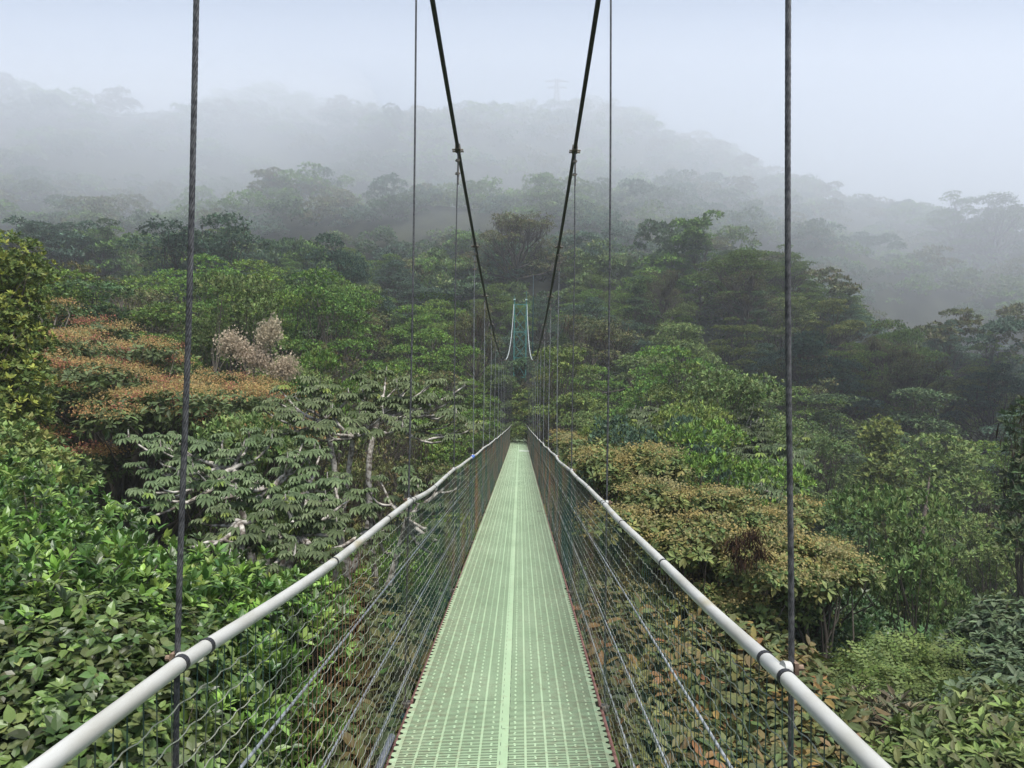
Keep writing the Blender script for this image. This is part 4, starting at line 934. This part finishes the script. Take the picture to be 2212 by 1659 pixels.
# a few ridge trees that stand out against the sky
for i, (k, a, b, Y, w, lb) in enumerate([('layered_tree', 590, 190, 262, 4.0, 'tall umbrella tree on the ridge, highest of the skyline trees on the left'), ('layered_tree', 662, 218, 262, 2.6, 'small umbrella tree on the ridge just right of the tallest one'),
        ('round_tree', 760, 232, 262, 3.6, 'broad rounded tree on the ridge left of the second left hanger'), ('round_tree', 1275, 220, 320, 3.2, 'domed tree on the ridge right of the pylon'),
        ('round_tree', 2160, 425, 200, 2.6, 'large dim tree against the sky at the right edge'), ('layered_tree', 2065, 430, 205, 1.9, 'dim tree against the sky left of the right edge one'), ('layered_tree', 500, 205, 262, 2.6, 'flat topped dim tree on the ridge right of the thick left hanger'),
        ('mossy_brown_tree', 1390, 240, 315, 2.4, 'sparse dim tree on the ridge right of the second right hanger'), ('round_tree', 850, 245, 270, 3, 'domed dim tree on the ridge behind the second left hanger')]):
    q = at(a, b, Y); T = PROT[k][i % len(PROT[k])]; z = gnd(q.x, Y); plant_tree(T, 'ridge_tree', (q.x, Y, min(z, q.z - 14 * w * .6)), w, i * 1.7, lb, 'tree', 'skyline trees on the ridge', sz=(q.z - min(z, q.z - 14 * w * .6)) / T['H'])
# pylon on the ridge
c = at(1203, 172, 296); g = at(1203, 262, 296).z; pe = empty('transmission_pylon', (c.x, 296, g), 0, 'faint lattice pylon on the misty ridge', 'pylon'); m = MB(); h = c.z - g
for s in (-1, 1):
    for q in (-1, 1): m.tube([(s * 2.2, q * 2.2, -6), (s * .6, q * .6, h * .75), (s * .3, q * .3, h)], .3, 5)
zz = np.linspace(0, h * .75, 7)
for a, b in zip(zz[:-1], zz[1:]):
    wa, wb = 2.2 - 1.6 * a / (h * .75), 2.2 - 1.6 * b / (h * .75)
    for q in (-1, 1): m.tube([(-wa, q * wa, a), (wb, q * wb, b)], .12, 4); m.tube([(wa, q * wa, a), (-wb, q * wb, b)], .12, 4)
m.build('lattice_mast', M['pylon'], pe); m = MB()
for f_, L in ((.80, 4.0), (.95, 4.6)): m.tube([(-L, 0, h * f_), (0, 0, h * f_ + .8), (L, 0, h * f_)], .2, 5); m.tube([(-L, 0, h * f_), (L, 0, h * f_)], .2, 5)
m.build('cross_arm', M['pylon'], pe)

# ---------------------------------------------------------------- haze
def volmat(name, dens, col=(.90, .925, .97), an=.2):
    m = bpy.data.materials.new(name); m.use_nodes = True; t = m.node_tree; t.nodes.clear()
    o = t.nodes.new('ShaderNodeOutputMaterial'); v = t.nodes.new('ShaderNodeVolumePrincipled'); v.inputs['Density'].default_value = dens
    v.inputs['Color'].default_value = (*col, 1); v.inputs['Anisotropy'].default_value = an; t.links.new(v.outputs[0], o.inputs['Volume']); return m
HAZE = .0009
m = MB(); m.box((0, 250, 60), (1900, 1900, 122)); h = m.build('haze', volmat('haze_air', HAZE)); tag(h, kind='stuff')
def mist(name, x0, x1, y0, y1, basefn, top, dens, seed, n=44):
    """closed body of cloud: ragged underside, flat top above the hill"""
    xs = np.linspace(x0, x1, n); ys = np.linspace(y0, y1, n); X, Y = np.meshgrid(xs, ys, indexing='ij'); rg = np.random.default_rng(seed)
    L = np.zeros_like(X)
    for k in range(14):
        f = .012 * 1.35 ** k if k < 9 else .05; a = rg.random() * 6.28; L += np.sin(X * math.cos(a) * f + Y * math.sin(a) * f + rg.random() * 6.28) * (9 / (1 + k * .5))
    Z = basefn(X, Y) + L * .55
    e = np.minimum(np.minimum((X - x0) / (x1 - x0), (x1 - X) / (x1 - x0)) * 8, np.minimum((Y - y0) / (y1 - y0) * 8, (y1 - Y) / (y1 - y0) * 8)).clip(0, 1)
    TP = np.minimum(top, 62 + (Y - y0) * .36); Z = np.minimum(Z + (1 - e) ** 2 * 40, TP - 1.0)
    v = np.concatenate([np.stack([X, Y, Z], -1).reshape(-1, 3), np.stack([X, Y, TP], -1).reshape(-1, 3)]); N = n * n
    i = np.arange(n - 1)[:, None] * n; j = np.arange(n - 1)[None]; q = np.stack([i + j, i + n + j, i + n + j + 1, i + j + 1], -1).reshape(-1, 4)
    m = MB(); r = np.arange(n - 1); c = lambda a, b: np.stack([a, b, b + N, a + N], -1)
    m.add(v, np.concatenate([q[:, ::-1], q + N, c((r + 1) * n, r * n), c(r * n + n - 1, (r + 1) * n + n - 1), c(r, r + 1), c((n - 1) * n + r + 1, (n - 1) * n + r)]))
    return tag(m.build(name, volmat(name, dens)), kind='stuff')
mist('mist_bank', -440, 440, 68, 540, lambda X, Y: -60 + 0 * X, 119.5, .0048, 3)
mist('mist_bank', -420, 420, 84, 520, lambda X, Y: 26 - .24 * np.maximum(X, 0) + .22 * np.minimum(X + 30, 0) - .02 * (Y - 80), 119.0, .0033, 1)
mist('mist_bank', -410, 430, 105, 500, lambda X, Y: 47 - .32 * np.maximum(X, 0) + .06 * np.minimum(X, 0) - .04 * (Y - 80), 118.0, .005, 2)
mist('mist_bank', -430, -38, 135, 500, lambda X, Y: 34 + 0 * X, 118.5, .007, 5)
